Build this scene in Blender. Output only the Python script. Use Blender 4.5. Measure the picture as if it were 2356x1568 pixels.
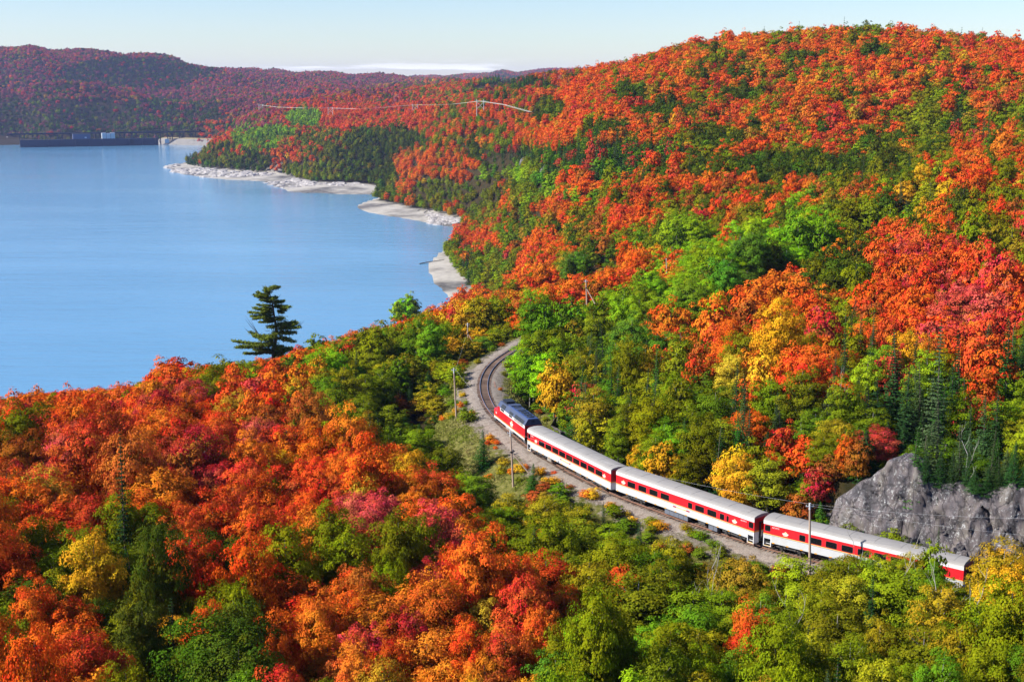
import bpy, math, random
import numpy as np
from mathutils import Vector, Matrix

random.seed(7); rng = np.random.default_rng(11)
PI = math.pi
for o in list(bpy.data.objects): bpy.data.objects.remove(o, do_unlink=True)
sc = bpy.context.scene
C = sc.collection

# ------------------------------------------------------------------ camera
F = 1300.0; HZ = 85.0; CZ = 130.0; RAIL = 72.3; LAKE = 0.0
PITCH = math.atan((340.5 - HZ) / F)
cam_d = bpy.data.cameras.new('camera'); cam = bpy.data.objects.new('camera', cam_d); C.objects.link(cam)
cam.location = (0, 0, CZ); cam.rotation_euler = (PI / 2 - PITCH, 0, 0)
cam_d.sensor_width = 36.0; cam_d.lens = F / 1024 * 36; cam_d.clip_start = 1.0; cam_d.clip_end = 60000
sc.camera = cam

# ------------------------------------------------------------------ sky, sun, exposure
SUN_AZ = math.radians(-103)      # from +Y towards +X
SUN_EL = math.radians(35)
sun_dir = Vector((math.sin(SUN_AZ) * math.cos(SUN_EL), math.cos(SUN_AZ) * math.cos(SUN_EL), math.sin(SUN_EL)))
world = bpy.data.worlds.new('World'); sc.world = world; world.use_nodes = True
wn = world.node_tree.nodes; wl = world.node_tree.links
for n in list(wn): wn.remove(n)
wout = wn.new('ShaderNodeOutputWorld'); wbg = wn.new('ShaderNodeBackground')
sky = wn.new('ShaderNodeTexSky'); sky.sky_type = 'NISHITA'; sky.sun_disc = False
sky.sun_elevation = SUN_EL; sky.sun_rotation = SUN_AZ; sky.altitude = 200
sky.air_density = 1.0; sky.dust_density = 0.1; sky.ozone_density = 2.5
wbg.inputs['Strength'].default_value = 0.075
# a low bank of cloud along the horizon
tc = wn.new('ShaderNodeTexCoord'); sep = wn.new('ShaderNodeSeparateXYZ'); wl.new(tc.outputs['Generated'], sep.inputs[0])
mp = wn.new('ShaderNodeMapping'); mp.inputs['Scale'].default_value = (7, 7, 130); wl.new(tc.outputs['Generated'], mp.inputs[0])
cn = wn.new('ShaderNodeTexNoise'); cn.inputs['Scale'].default_value = 1.0; cn.inputs['Detail'].default_value = 7; cn.inputs['Roughness'].default_value = .62
wl.new(mp.outputs[0], cn.inputs['Vector'])
band = wn.new('ShaderNodeMapRange'); band.interpolation_type = 'SMOOTHSTEP'
band.inputs['From Min'].default_value = 0.021; band.inputs['From Max'].default_value = 0.005
wl.new(sep.outputs['Z'], band.inputs['Value'])
cm = wn.new('ShaderNodeMapRange'); cm.interpolation_type = 'SMOOTHSTEP'
cm.inputs['From Min'].default_value = 0.49; cm.inputs['From Max'].default_value = 0.60
wl.new(cn.outputs[0], cm.inputs['Value'])
cmul = wn.new('ShaderNodeMath'); cmul.operation = 'MULTIPLY'; wl.new(band.outputs[0], cmul.inputs[0]); wl.new(cm.outputs[0], cmul.inputs[1])
cmix = wn.new('ShaderNodeMix'); cmix.data_type = 'RGBA'; wl.new(cmul.outputs[0], cmix.inputs['Factor'])
hsv = wn.new('ShaderNodeHueSaturation'); hsv.inputs['Saturation'].default_value = 1.25; hsv.inputs['Value'].default_value = 0.97; hsv.inputs['Hue'].default_value = .51
wl.new(sky.outputs[0], hsv.inputs['Color'])
wb = wn.new('ShaderNodeVectorMath'); wb.operation = 'MULTIPLY'; wb.inputs[1].default_value = (1.0, .985, 1.07); wl.new(hsv.outputs[0], wb.inputs[0]); wl.new(wb.outputs[0], cmix.inputs['A']); cmix.inputs['B'].default_value = (12.5, 12.4, 12.2, 1)
wl.new(cmix.outputs['Result'], wbg.inputs['Color']); wl.new(wbg.outputs[0], wout.inputs['Surface'])

sd = bpy.data.lights.new('sun', 'SUN'); sd.energy = 5.0; sd.angle = math.radians(0.5); sd.color = (1.0, 0.94, 0.84)
sun = bpy.data.objects.new('sun', sd); C.objects.link(sun); sun.location = (-200, 0, 400)
sun.rotation_euler = sun_dir.to_track_quat('Z', 'Y').to_euler()
sc.view_settings.view_transform = 'Standard'; sc.view_settings.look = 'None'
sc.view_settings.exposure = 1.02; sc.view_settings.gamma = 1.0; sc.view_settings.use_curve_mapping = False
cy = sc.cycles
cy.max_bounces = 5; cy.diffuse_bounces = 1; cy.glossy_bounces = 2; cy.transmission_bounces = 3; cy.volume_bounces = 1; cy.transparent_max_bounces = 4
cy.sample_clamp_indirect = 6; cy.caustics_reflective = False; cy.caustics_refractive = False
cy.use_denoising = True
try: cy.denoising_input_passes = 'RGB_ALBEDO_NORMAL'
except Exception: pass

# ------------------------------------------------------------------ geometry of the view (only used to find where things stand)
cp, sp_ = math.cos(PITCH), math.sin(PITCH)
K = 1024 / 2356.0
def ray(px, py):
    x = (px - 512) / F; y = -(py - 340.5) / F
    return np.array([x, cp + y * sp_, -sp_ + y * cp])
def onz(px, py, z):
    d = ray(px, py); t = (z - CZ) / d[2]
    return np.array([0, 0, CZ]) + d * t
def atD(dx, dy, D):             # display coords + horizontal distance
    d = ray(dx * K, dy * K); t = D / math.hypot(d[0], d[1])
    return np.array([0, 0, CZ]) + d * t
def project(x, y, z):           # -> display coords
    zz = z - CZ
    dep = y * cp - zz * sp_; up = y * sp_ + zz * cp
    return (512 + F * x / dep) / K, (340.5 - F * up / dep) / K

# ------------------------------------------------------------------ mesh helpers
def mesh_np(name, v, f, mats=(), smooth=False, mi=None):
    v = np.asarray(v, dtype=np.float32); f = np.asarray(f, dtype=np.int32)
    me = bpy.data.meshes.new(name); k = f.shape[1]
    me.vertices.add(len(v)); me.vertices.foreach_set('co', v.ravel())
    me.loops.add(f.size); me.loops.foreach_set('vertex_index', f.ravel())
    me.polygons.add(len(f)); me.polygons.foreach_set('loop_start', np.arange(0, f.size, k, dtype=np.int32))
    if mi is not None: me.polygons.foreach_set('material_index', np.asarray(mi, dtype=np.int32))
    if smooth: me.polygons.foreach_set('use_smooth', np.ones(len(f), dtype=bool))
    for m in mats: me.materials.append(m)
    me.update(calc_edges=True)
    return me
def link(name, me, parent=None, loc=None, rot=None):
    o = bpy.data.objects.new(name, me); C.objects.link(o)
    if parent: o.parent = parent
    if loc is not None: o.location = loc
    if rot is not None: o.rotation_euler = rot
    return o
def empty(name, loc=(0, 0, 0), rz=0.0):
    o = bpy.data.objects.new(name, None); C.objects.link(o); o.location = loc; o.rotation_euler = (0, 0, rz)
    o.empty_display_size = .2; return o
def tag(o, label=None, cat=None, group=None, kind=None):
    if label: o['label'] = label
    if cat: o['category'] = cat
    if group: o['group'] = group
    if kind: o['kind'] = kind
    return o
class MB:
    """collects boxes, prisms and tubes with material slots and builds ONE mesh"""
    def __init__(s): s.v = []; s.f = []; s.m = []; s.mats = []
    def slot(s, mat):
        if mat not in s.mats: s.mats.append(mat)
        return s.mats.index(mat)
    def add(s, vs, fs, mat):
        b = len(s.v); s.v += [tuple(p) for p in vs]; k = s.slot(mat)
        for f in fs: s.f.append(tuple(b + i for i in f)); s.m.append(k)
    def box(s, x0, x1, y0, y1, z0, z1, mat):
        vs = [(x0, y0, z0), (x1, y0, z0), (x1, y1, z0), (x0, y1, z0), (x0, y0, z1), (x1, y0, z1), (x1, y1, z1), (x0, y1, z1)]
        s.add(vs, [(0, 3, 2, 1), (4, 5, 6, 7), (0, 1, 5, 4), (1, 2, 6, 5), (2, 3, 7, 6), (3, 0, 4, 7)], mat)
    def prism(s, prof, x0, x1, mat):      # profile in (y,z), extruded along x
        n = len(prof)
        vs = [(x0, y, z) for y, z in prof] + [(x1, y, z) for y, z in prof]
        fs = [(i, (i + 1) % n, n + (i + 1) % n, n + i) for i in range(n)] + [tuple(range(n))[::-1], tuple(range(n, 2 * n))]
        s.add(vs, fs, mat)
    def tube(s, pts, rad, mat, n=6, cap=True):
        pts = [Vector(p) for p in pts]
        if not hasattr(rad, '__len__'): rad = [rad] * len(pts)
        vs = []; fs = []
        for i, p in enumerate(pts):
            d = (pts[min(i + 1, len(pts) - 1)] - pts[max(i - 1, 0)]).normalized()
            a = d.orthogonal().normalized(); b = d.cross(a)
            if i and (a.dot(pa) < 0.2): a = (pa - d * pa.dot(d)).normalized(); b = d.cross(a)
            elif i: a = (pa - d * pa.dot(d)).normalized(); b = d.cross(a)
            pa = a
            for k in range(n):
                t = 2 * PI * k / n; vs.append(p + (a * math.cos(t) + b * math.sin(t)) * rad[i])
        for i in range(len(pts) - 1):
            for k in range(n):
                q = (k + 1) % n; fs.append((i * n + k, i * n + q, (i + 1) * n + q, (i + 1) * n + k))
        if cap: fs += [tuple(range(n))[::-1], tuple(range((len(pts) - 1) * n, len(pts) * n))]
        s.add(vs, fs, mat)
    def cyl(s, c, ax, r, h, mat, n=16):   # solid cylinder along axis 'x','y','z'
        v = {'x': Vector((1, 0, 0)), 'y': Vector((0, 1, 0)), 'z': Vector((0, 0, 1))}[ax]
        c = Vector(c); s.tube([c - v * h / 2, c + v * h / 2], r, mat, n)
    def mesh(s, name, smooth=False):
        me = bpy.data.meshes.new(name); me.from_pydata(s.v, [], s.f)
        for m in s.mats: me.materials.append(m)
        me.polygons.foreach_set('material_index', np.array(s.m, dtype=np.int32))
        if smooth: me.polygons.foreach_set('use_smooth', np.ones(len(s.f), dtype=bool))
        me.update(); return me
    def build(s, name, parent=None, smooth=False, **k): return link(name, s.mesh(name, smooth), parent, **k)

# ------------------------------------------------------------------ materials
def nt(name):
    m = bpy.data.materials.new(name); m.use_nodes = True; t = m.node_tree
    for n in list(t.nodes): t.nodes.remove(n)
    return m, t, t.nodes, t.links
def N(t, ty, **kw):
    n = t.nodes.new(ty)
    for k, v in kw.items():
        if k in n.inputs: n.inputs[k].default_value = v
        else: setattr(n, k, v)
    return n
def simple(name, col, rough=.6, metal=0.0, var=.12, scale=3.0, bump=0.0, dirt=None):
    m, t, n, l = nt(name)
    out = n.new('ShaderNodeOutputMaterial'); p = n.new('ShaderNodeBsdfPrincipled')
    p.inputs['Roughness'].default_value = rough; p.inputs['Metallic'].default_value = metal
    co = n.new('ShaderNodeTexCoord'); no = N(t, 'ShaderNodeTexNoise', Scale=scale, Detail=6.0, Roughness=.6)
    l.new(co.outputs['Object'], no.inputs['Vector'])
    mr = N(t, 'ShaderNodeMapRange'); mr.inputs['To Min'].default_value = 1 - var; mr.inputs['To Max'].default_value = 1 + var
    l.new(no.outputs[0], mr.inputs[0])
    mx = N(t, 'ShaderNodeVectorMath', operation='SCALE'); mx.inputs[0].default_value = col[:3]; l.new(mr.outputs[0], mx.inputs['Scale'])
    c_out = mx.outputs[0]
    if dirt:
        n2 = N(t, 'ShaderNodeTexNoise', Scale=dirt[1], Detail=5.0); mp2 = n.new('ShaderNodeMapping'); mp2.inputs['Scale'].default_value = (1, 1, .25)
        l.new(co.outputs['Object'], mp2.inputs[0]); l.new(mp2.outputs[0], n2.inputs['Vector'])
        r2 = N(t, 'ShaderNodeMapRange'); r2.inputs['From Min'].default_value = .5; r2.inputs['From Max'].default_value = .72; r2.inputs['To Max'].default_value = dirt[2]
        l.new(n2.outputs[0], r2.inputs[0])
        mm = n.new('ShaderNodeMix'); mm.data_type = 'RGBA'; l.new(r2.outputs[0], mm.inputs['Factor']); l.new(c_out, mm.inputs['A']); mm.inputs['B'].default_value = (*dirt[0], 1)
        c_out = mm.outputs['Result']
    l.new(c_out, p.inputs['Base Color'])
    if bump:
        b = N(t, 'ShaderNodeBump', Strength=bump); l.new(no.outputs[0], b.inputs['Height']); l.new(b.outputs[0], p.inputs['Normal'])
    l.new(p.outputs[0], out.inputs[0]); return m
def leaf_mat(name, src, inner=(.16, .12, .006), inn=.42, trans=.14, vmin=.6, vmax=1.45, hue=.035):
    """src: 'obj' -> object colour, 'inst' -> per-tree attribute 'tint'"""
    m, t, n, l = nt(name)
    out = n.new('ShaderNodeOutputMaterial')
    if src == 'obj': a = n.new('ShaderNodeObjectInfo'); col = a.outputs['Color']; rnd = a.outputs['Random']
    else:
        a = n.new('ShaderNodeAttribute'); a.attribute_type = 'INSTANCER'; a.attribute_name = 'tint'; col = a.outputs['Color']
        rnd = n.new('ShaderNodeObjectInfo').outputs['Random']
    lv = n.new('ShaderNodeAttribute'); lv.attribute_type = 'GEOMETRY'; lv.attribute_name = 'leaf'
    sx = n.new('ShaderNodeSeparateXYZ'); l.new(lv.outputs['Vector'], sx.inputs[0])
    # inner leaves have turned less: mix towards the species' own green/yellow, darker to paint inner shade too
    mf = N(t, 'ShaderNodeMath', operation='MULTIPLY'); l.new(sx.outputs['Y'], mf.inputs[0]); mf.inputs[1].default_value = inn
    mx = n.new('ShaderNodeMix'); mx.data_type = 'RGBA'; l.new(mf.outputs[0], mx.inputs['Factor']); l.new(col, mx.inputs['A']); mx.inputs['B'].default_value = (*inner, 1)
    hs = n.new('ShaderNodeHueSaturation')
    hm = N(t, 'ShaderNodeMapRange'); hm.inputs['To Min'].default_value = .5 - hue * .35; hm.inputs['To Max'].default_value = .5 + hue
    l.new(sx.outputs['Z'], hm.inputs[0]); l.new(hm.outputs[0], hs.inputs['Hue'])
    vm = N(t, 'ShaderNodeMapRange'); vm.inputs['To Min'].default_value = vmin; vm.inputs['To Max'].default_value = vmax
    l.new(sx.outputs['X'], vm.inputs[0]); l.new(vm.outputs[0], hs.inputs['Value']); l.new(mx.outputs['Result'], hs.inputs['Color'])
    d = n.new('ShaderNodeBsdfDiffuse'); tr = n.new('ShaderNodeBsdfTranslucent')
    l.new(hs.outputs[0], d.inputs['Color']); l.new(hs.outputs[0], tr.inputs['Color'])
    ms = n.new('ShaderNodeMixShader'); ms.inputs[0].default_value = trans
    l.new(d.outputs[0], ms.inputs[1]); l.new(tr.outputs[0], ms.inputs[2]); l.new(ms.outputs[0], out.inputs[0]); return m

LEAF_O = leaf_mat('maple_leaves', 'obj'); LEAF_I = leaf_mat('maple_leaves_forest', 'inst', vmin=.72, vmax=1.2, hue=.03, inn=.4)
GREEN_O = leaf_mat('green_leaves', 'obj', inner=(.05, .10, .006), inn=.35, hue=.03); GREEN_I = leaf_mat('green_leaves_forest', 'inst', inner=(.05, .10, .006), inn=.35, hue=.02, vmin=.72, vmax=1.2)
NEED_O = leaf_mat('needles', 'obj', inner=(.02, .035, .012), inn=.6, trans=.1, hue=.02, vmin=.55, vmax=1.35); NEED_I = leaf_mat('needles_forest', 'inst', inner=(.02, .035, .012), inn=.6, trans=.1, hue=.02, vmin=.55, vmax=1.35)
BARK = simple('maple_bark', (.10, .085, .07), .9, bump=.5, var=.35, scale=6)
BIRCHB = simple('birch_bark', (.26, .24, .21), .8, var=.35, scale=5)
SPRUCEB = simple('spruce_bark', (.09, .07, .055), .95, var=.3, scale=6)
DEADW = simple('dead_wood', (.30, .28, .26), .9, var=.3, scale=5)
GREYW = simple('weathered_pole_wood', (.34, .25, .19), .85, var=.25, scale=4)
SILVW = simple('silvered_wood', (.45, .47, .50), .8, var=.2, scale=4)

# ------------------------------------------------------------------ terrain
def W(dx, D, z): p = atD(dx, 400, D); return (p[0], p[1], z)
ctl = []
def c(dx, dy, D, off=11.0): p = atD(dx, dy, D); ctl.append((p[0], p[1], p[2] - off))
def w(dx, D, z): ctl.append(W(dx, D, z))
for x in (-1400, 0, 1178, 2356, 3700): w(x, 30, 82)
for x in (-900, -300, 0, 600, 1200, 1800, 2356, 2900, 3400): c(x, 1568, 95)
c(-300, 1250, 130); c(0, 1250, 130); c(500, 1250, 130); c(1000, 1300, 125)
c(0, 1050, 170); c(500, 1000, 185); c(850, 1050, 175)
c(-300, 930, 200); c(0, 905, 225); c(300, 885, 235); c(600, 825, 255); c(800, 775, 280); c(900, 742, 300); c(1090, 690, 325)
c(900, 880, 225); c(1000, 870, 235, 14); c(950, 950, 205, 13)
c(1300, 800, 245); c(1500, 900, 200); c(1700, 1050, 172); c(1500, 780, 255); c(1300, 700, 300)
c(2000, 900, 195); c(2300, 950, 182); c(2700, 950, 182); c(1900, 1030, 176, 8)
c(1600, 700, 290); c(1500, 625, 345); c(1800, 700, 270); c(2000, 700, 260); c(2300, 700, 235); c(2700, 700, 235)
c(2000, 560, 360); c(2300, 500, 335); c(2700, 480, 340); c(1700, 550, 400); c(1500, 550, 470); c(1800, 450, 500); c(1400, 520, 560)
c(1250, 560, 650); c(1150, 620, 760); c(1200, 480, 760); c(1300, 430, 690); c(1450, 410, 620); c(1600, 405, 570); c(1900, 405, 560); c(2200, 380, 470); c(2356, 300, 560)
c(1600, 560, 440); c(1350, 600, 470)
c(1300, 300, 860); c(1450, 300, 760); c(1600, 300, 690); c(1900, 300, 690); c(2200, 250, 700); c(2700, 230, 620)
c(1300, 200, 1150); c(1400, 140, 1080, 14); c(1500, 110, 1000, 15); c(1600, 200, 850); c(1600, 93, 980, 15); c(1700, 77, 970, 14); c(1800, 69, 965, 12); c(1900, 63, 950, 12); c(1900, 180, 800); c(2020, 69, 930, 12)
c(2100, 83, 910, 13); c(2200, 100, 900, 14); c(2280, 106, 890, 14); c(2356, 92, 880, 13); c(2700, 85, 850, 17); c(3200, 85, 850, 17)
w(1500, 1250, 135); w(1900, 1250, 140); w(2356, 1250, 125); w(2900, 1250, 125); w(1400, 1400, 122); w(1300, 1750, 105); w(1400, 1750, 102); w(1500, 1700, 100); w(1700, 1500, 110); w(1900, 1800, 100); w(2150, 1800, 100); w(2356, 1800, 100); w(2100, 1250, 130); w(1600, 1150, 128); w(1700, 1150, 140)
c(1225, 168, 1600); c(1300, 157, 1400); c(1150, 195, 1900); c(1200, 300, 1100); c(1100, 300, 1450); c(1080, 345, 1420); c(1020, 350, 1470); c(950, 400, 1440); c(1150, 400, 1050)
c(950, 455, 1400, 9); c(1080, 440, 1150); c(1150, 520, 850); c(1100, 480, 1150, 9)
c(870, 400, 1720); c(700, 380, 1850); c(850, 330, 1900); c(740, 330, 1930); c(600, 340, 1990); c(500, 350, 2030); c(460, 368, 1970)
c(1000, 310, 1750); c(700, 290, 2250); c(600, 300, 2200)
c(600, 246, 2600); c(760, 246, 2500); c(900, 240, 2400); c(1100, 236, 2150); c(1000, 250, 2150); c(510, 296, 2650); c(545, 270, 2700)
c(1100, 200, 2400)
c(0, 272, 3150); c(60, 300, 3110); c(300, 300, 3160, 8); c(-400, 260, 3200)
c(100, 285, 3450); c(300, 285, 3450); c(480, 270, 3400); c(0, 210, 3850); c(250, 210, 3850); c(480, 228, 3750); c(-400, 205, 3900)
c(0, 202, 4250); c(250, 208, 4250); c(450, 222, 4200)
c(0, 112, 5000); c(100, 110, 5000); c(250, 118, 5000); c(400, 142, 5200); c(520, 162, 5400); c(150, 160, 4600); c(400, 185, 4600); c(-400, 130, 5000)
w(0, 6500, 210); w(400, 7000, 150); w(-400, 6500, 200)
c(600, 200, 4500); c(700, 171, 6000); c(800, 159, 6500); c(900, 169, 6500); c(980, 183, 6700); c(900, 215, 3700); c(750, 222, 3500); c(1030, 205, 3100)
c(1030, 182, 8500); c(1150, 171, 9000); c(1300, 163, 9500); c(850, 195, 4900); c(1000, 195, 4300)
for x in (-1500, 0, 1178, 2356, 3800): w(x, 13000, 110); w(x, 20500, 60)
for x in (2900, 3800): w(x, 1900, 140); w(x, 4000, 130)
w(2356, 2500, 135); w(1900, 3500, 120)
for x in (3300, 4000): w(x, 260, 85); w(x, 500, 120)
# along the near lake shore and the lake itself (the shoreline itself is cut below)
lake_px = [(-900, 333), (-300, 330), (0, 334), (40, 333), (75, 333), (80, 329), (150, 330), (330, 329), (484, 335), (500, 345), (470, 362), (430, 372), (388, 380), (384, 383), (400, 396), (430, 402), (470, 408), (530, 414), (600, 416), (640, 430), (662, 440), (700, 444),
           (725, 443), (760, 446), (867, 448), (872, 455), (850, 459), (830, 466), (817, 475), (840, 487), (870, 493), (950, 506), (1000, 516), (1056, 526), (1050, 540), (1030, 558), (1022, 574),
           (1008, 581), (985, 606), (985, 625), (997, 650), (1030, 682), (1048, 695), (1010, 740), (900, 830), (700, 925), (350, 1010), (-300, 1050), (-1500, 1050)]
lake = np.array([onz(x * K, y * K, 0)[:2] for x, y in lake_px])
lake = np.vstack([lake, [(-1900, 300), (-4500, 1500), (-4500, 3300)]])
for (x, y) in [(1010, 740), (700, 925), (350, 1010), (-300, 1050), (-900, 1050)]:
    p = onz(x * K, y * K, 0); ctl.append((p[0], p[1], 1.0))
ctl = np.array(ctl)
def uv(x, y): return np.arctan2(x, y), np.log(np.hypot(x, y))
cu, cv = uv(ctl[:, 0], ctl[:, 1])
def phi(r2): return 0.5 * r2 * np.log(r2 + 1e-12)
A = phi((cu[:, None] - cu[None]) ** 2 + (cv[:, None] - cv[None]) ** 2); n_ = len(ctl)
A += np.eye(n_) * 2e-5
Pm = np.c_[np.ones(n_), cu, cv]
S = np.zeros((n_ + 3, n_ + 3)); S[:n_, :n_] = A; S[:n_, n_:] = Pm; S[n_:, :n_] = Pm.T
sol = np.linalg.solve(S, np.r_[ctl[:, 2], 0, 0, 0])

# railway centre line
trk = [(40, 345.5), (32, 338.5), (24, 330.5), (16.5, 320.5), (9.2, 307), (3.2, 292.5), (-1.4, 278.5), (-3.6, 270.6), (-4.9, 262.9), (-5.5, 255.7), (-5.6, 248.9), (-5.3, 241.9), (-4.7, 236.4), (-3.7, 229.4), (-1.6, 220.3),
       (3.6, 204.0), (9.6, 190.4), (15.9, 178.9), (24.0, 168.2), (32.5, 158.1), (42.4, 149.5), (52.8, 141.7), (64.5, 134.5), (77, 128.3), (92, 122), (108, 117), (126, 112.5)]
trk = np.array(trk, float)
sg = np.r_[0, np.cumsum(np.hypot(*np.diff(trk, axis=0).T))]
ss = np.arange(0, sg[-1], .5)
cl = np.c_[np.interp(ss, sg, trk[:, 0]), np.interp(ss, sg, trk[:, 1])]
kk = np.exp(-np.linspace(-2.2, 2.2, 29) ** 2); kk /= kk.sum()
pad = np.vstack([2 * cl[0] - cl[14:0:-1], cl, 2 * cl[-1] - cl[-2:-16:-1]])
cl = np.c_[np.convolve(pad[:, 0], kk, 'valid'), np.convolve(pad[:, 1], kk, 'valid')]
tg = np.gradient(cl, axis=0); tg /= np.hypot(tg[:, 0], tg[:, 1])[:, None]
nm = np.c_[-tg[:, 1], tg[:, 0]]      # right side of the picture (away from the lake) is +
def track_dist(x, y):
    x = np.atleast_1d(x); y = np.atleast_1d(y)
    d = np.full(x.shape, 1e6); s = np.zeros(x.shape); ix = np.zeros(x.shape, int)
    sub = slice(0, None, 3)
    for a in range(0, len(x), 20000):
        b = slice(a, a + 20000)
        q = (x[b, None] - cl[None, sub, 0]) ** 2 + (y[b, None] - cl[None, sub, 1]) ** 2
        i = q.argmin(1) * 3; d[b] = np.sqrt(q.min(1)); ix[b] = i
        s[b] = (x[b] - cl[i, 0]) * nm[i, 0] + (y[b] - cl[i, 1]) * nm[i, 1]
    return d, s, ix
def in_poly(px, py, poly):
    ins = np.zeros(px.shape, bool); n = len(poly)
    for i in range(n):
        x1, y1 = poly[i]; x2, y2 = poly[(i + 1) % n]
        cnd = ((y1 > py) != (y2 > py)) & (px < (x2 - x1) * (py - y1) / (y2 - y1 + 1e-12) + x1); ins ^= cnd
    return ins
def poly_dist(px, py, poly):
    d = np.full(px.shape, 1e9); n = len(poly)
    for i in range(n):
        a = poly[i]; b = poly[(i + 1) % n]; e = b - a
        t = np.clip(((px - a[0]) * e[0] + (py - a[1]) * e[1]) / (e @ e), 0, 1)
        d = np.minimum(d, np.hypot(px - a[0] - t * e[0], py - a[1] - t * e[1]))
    return d
def sstep(x): x = np.clip(x, 0, 1); return x * x * (3 - 2 * x)
def vnoise(x, y, s, seed=0):
    x = x / s + seed * 17.3; y = y / s - seed * 9.1
    xi = np.floor(x); yi = np.floor(y); fx = sstep(x - xi); fy = sstep(y - yi)
    def h(a, b): q = np.sin(a * 127.1 + b * 311.7 + seed) * 43758.5453; return q - np.floor(q)
    return (h(xi, yi) * (1 - fx) + h(xi + 1, yi) * fx) * (1 - fy) + (h(xi, yi + 1) * (1 - fx) + h(xi + 1, yi + 1) * fx) * fy
def rbf(x, y):
    u, v = uv(x, y); out = np.empty(x.shape)
    for a in range(0, len(x), 20000):
        b = slice(a, a + 20000)
        r2 = (u[b, None] - cu[None]) ** 2 + (v[b, None] - cv[None]) ** 2
        out[b] = phi(r2) @ sol[:n_] + sol[n_] + sol[n_ + 1] * u[b] + sol[n_ + 2] * v[b]
    return out
beach_px = [[(1008, 574), (980, 600), (980, 632), (1025, 690), (1080, 700), (1100, 676), (1086, 664), (1066, 640), (1047, 618), (1030, 592)],
            [(812, 470), (830, 495), (900, 505), (1000, 522), (1058, 530), (1064, 506), (1030, 500), (990, 488), (960, 484), (925, 477), (885, 466), (850, 456)],
            [(380, 377), (395, 400), (470, 413), (600, 420), (660, 443), (720, 450), (868, 452), (866, 430), (820, 424), (720, 421), (640, 402), (600, 401), (540, 396), (470, 388), (432, 378), (428, 370)],
            [(-900, 340), (85, 338), (78, 325), (40, 320), (0, 320), (-900, 322)]]
beaches = [np.array([onz(x * K, y * K, 1.5)[:2] for x, y in b]) for b in beach_px]
beach_w = beaches
# cliff strip behind the train: distance band on the + side
def height(x, y):
    z = rbf(x, y); r = np.hypot(x, y)
    z += (vnoise(x, y, 60, 1) - .5) * np.clip(r / 400, 0, 6) * 2.2 + (vnoise(x, y, 210, 2) - .5) * np.clip((r - 700) / 500, 0, 7) * 5 + (vnoise(x, y, 11, 3) - .5) * 1.0
    # gullies running down the far slopes
    z += (vnoise(x * .5 + y * .2, y * .12, 60, 5) - .5) * np.clip((r - 2900) / 500, 0, 1) * 38
    near = r < 420
    if near.any():
        d, s, _ = track_dist(x[near], y[near]); zz = z[near]
        lo, hi = np.where(s < 0, 4.2, 4.0), np.where(s < 0, 15.0, 11.0)
        wt = sstep((d - lo) / (hi - lo)); zb = RAIL - .62 - np.clip(d - 3.4, 0, 2) * .12
        zz = zb * (1 - wt) + zz * wt
        # the hill that the rock cutting holds back
        k = ((x[near] > 37) & (s > 0) & (s < 40)); cut = sstep((s - 9.5) / 2.5) * sstep((x[near] - 36) / 8)
        zz = np.where(k, np.where(s > 9.5, np.maximum(zz, zb * (1 - cut) + 79.0 * cut), np.minimum(zz, zb + .6)), zz)
        z[near] = zz
    ins = in_poly(x, y, lake); d = poly_dist(x, y, lake)
    hb = np.minimum(d * .055, 3.2) + .05; wt = sstep((d - 22) / 55)
    for b_ in beach_w:
        bi_ = in_poly(x, y, b_); bd_ = np.where(bi_, 0, poly_dist(x, y, b_)); wt = wt * sstep((bd_ - 2) / 38)
    land = hb * (1 - wt) + np.maximum(z, hb) * wt
    return np.where(ins, -.3 - np.minimum(d * .12, 9), land)
rr = np.r_[np.geomspace(25, 110, 34, endpoint=False), np.geomspace(110, 340, 150, endpoint=False), np.geomspace(340, 1300, 95, endpoint=False), np.geomspace(1300, 21000, 175)]
th = np.r_[np.radians(np.linspace(-75, -27, 34, endpoint=False)), np.radians(np.linspace(-27, 27, 250, endpoint=False)), np.radians(np.linspace(27, 75, 34))]
RR, TH = np.meshgrid(rr, th, indexing='ij'); GX = RR * np.sin(TH); GY = RR * np.cos(TH)
GH = height(GX.ravel(), GY.ravel()).reshape(GX.shape)
lrr = np.log(rr)
def H(x, y):
    x = np.atleast_1d(np.asarray(x, float)); y = np.atleast_1d(np.asarray(y, float))
    a = np.interp(np.log(np.hypot(x, y)), lrr, np.arange(len(rr))); b = np.interp(np.arctan2(x, y), th, np.arange(len(th)))
    i = np.clip(a.astype(int), 0, len(rr) - 2); j = np.clip(b.astype(int), 0, len(th) - 2); fa = a - i; fb = b - j
    return (GH[i, j] * (1 - fb) + GH[i, j + 1] * fb) * (1 - fa) + (GH[i + 1, j] * (1 - fb) + GH[i + 1, j + 1] * fb) * fa
def hit(dx, dy, off=0.0, r0=60, r1=9000):
    d = ray(dx * K, dy * K); hh = math.hypot(d[0], d[1]); r = np.geomspace(r0, r1, 3000); t = r / hh
    x = d[0] * t; y = d[1] * t; z = CZ + d[2] * t; g = H(x, y) + off
    k = np.argmax(z <= g)
    return np.array([x[k], y[k], g[k] - off]), r[k]
nr, nth = GX.shape
idx = np.arange(nr * nth).reshape(nr, nth)
quads = np.stack([idx[:-1, :-1].ravel(), idx[:-1, 1:].ravel(), idx[1:, 1:].ravel(), idx[1:, :-1].ravel()], 1)[:, ::-1]

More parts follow.
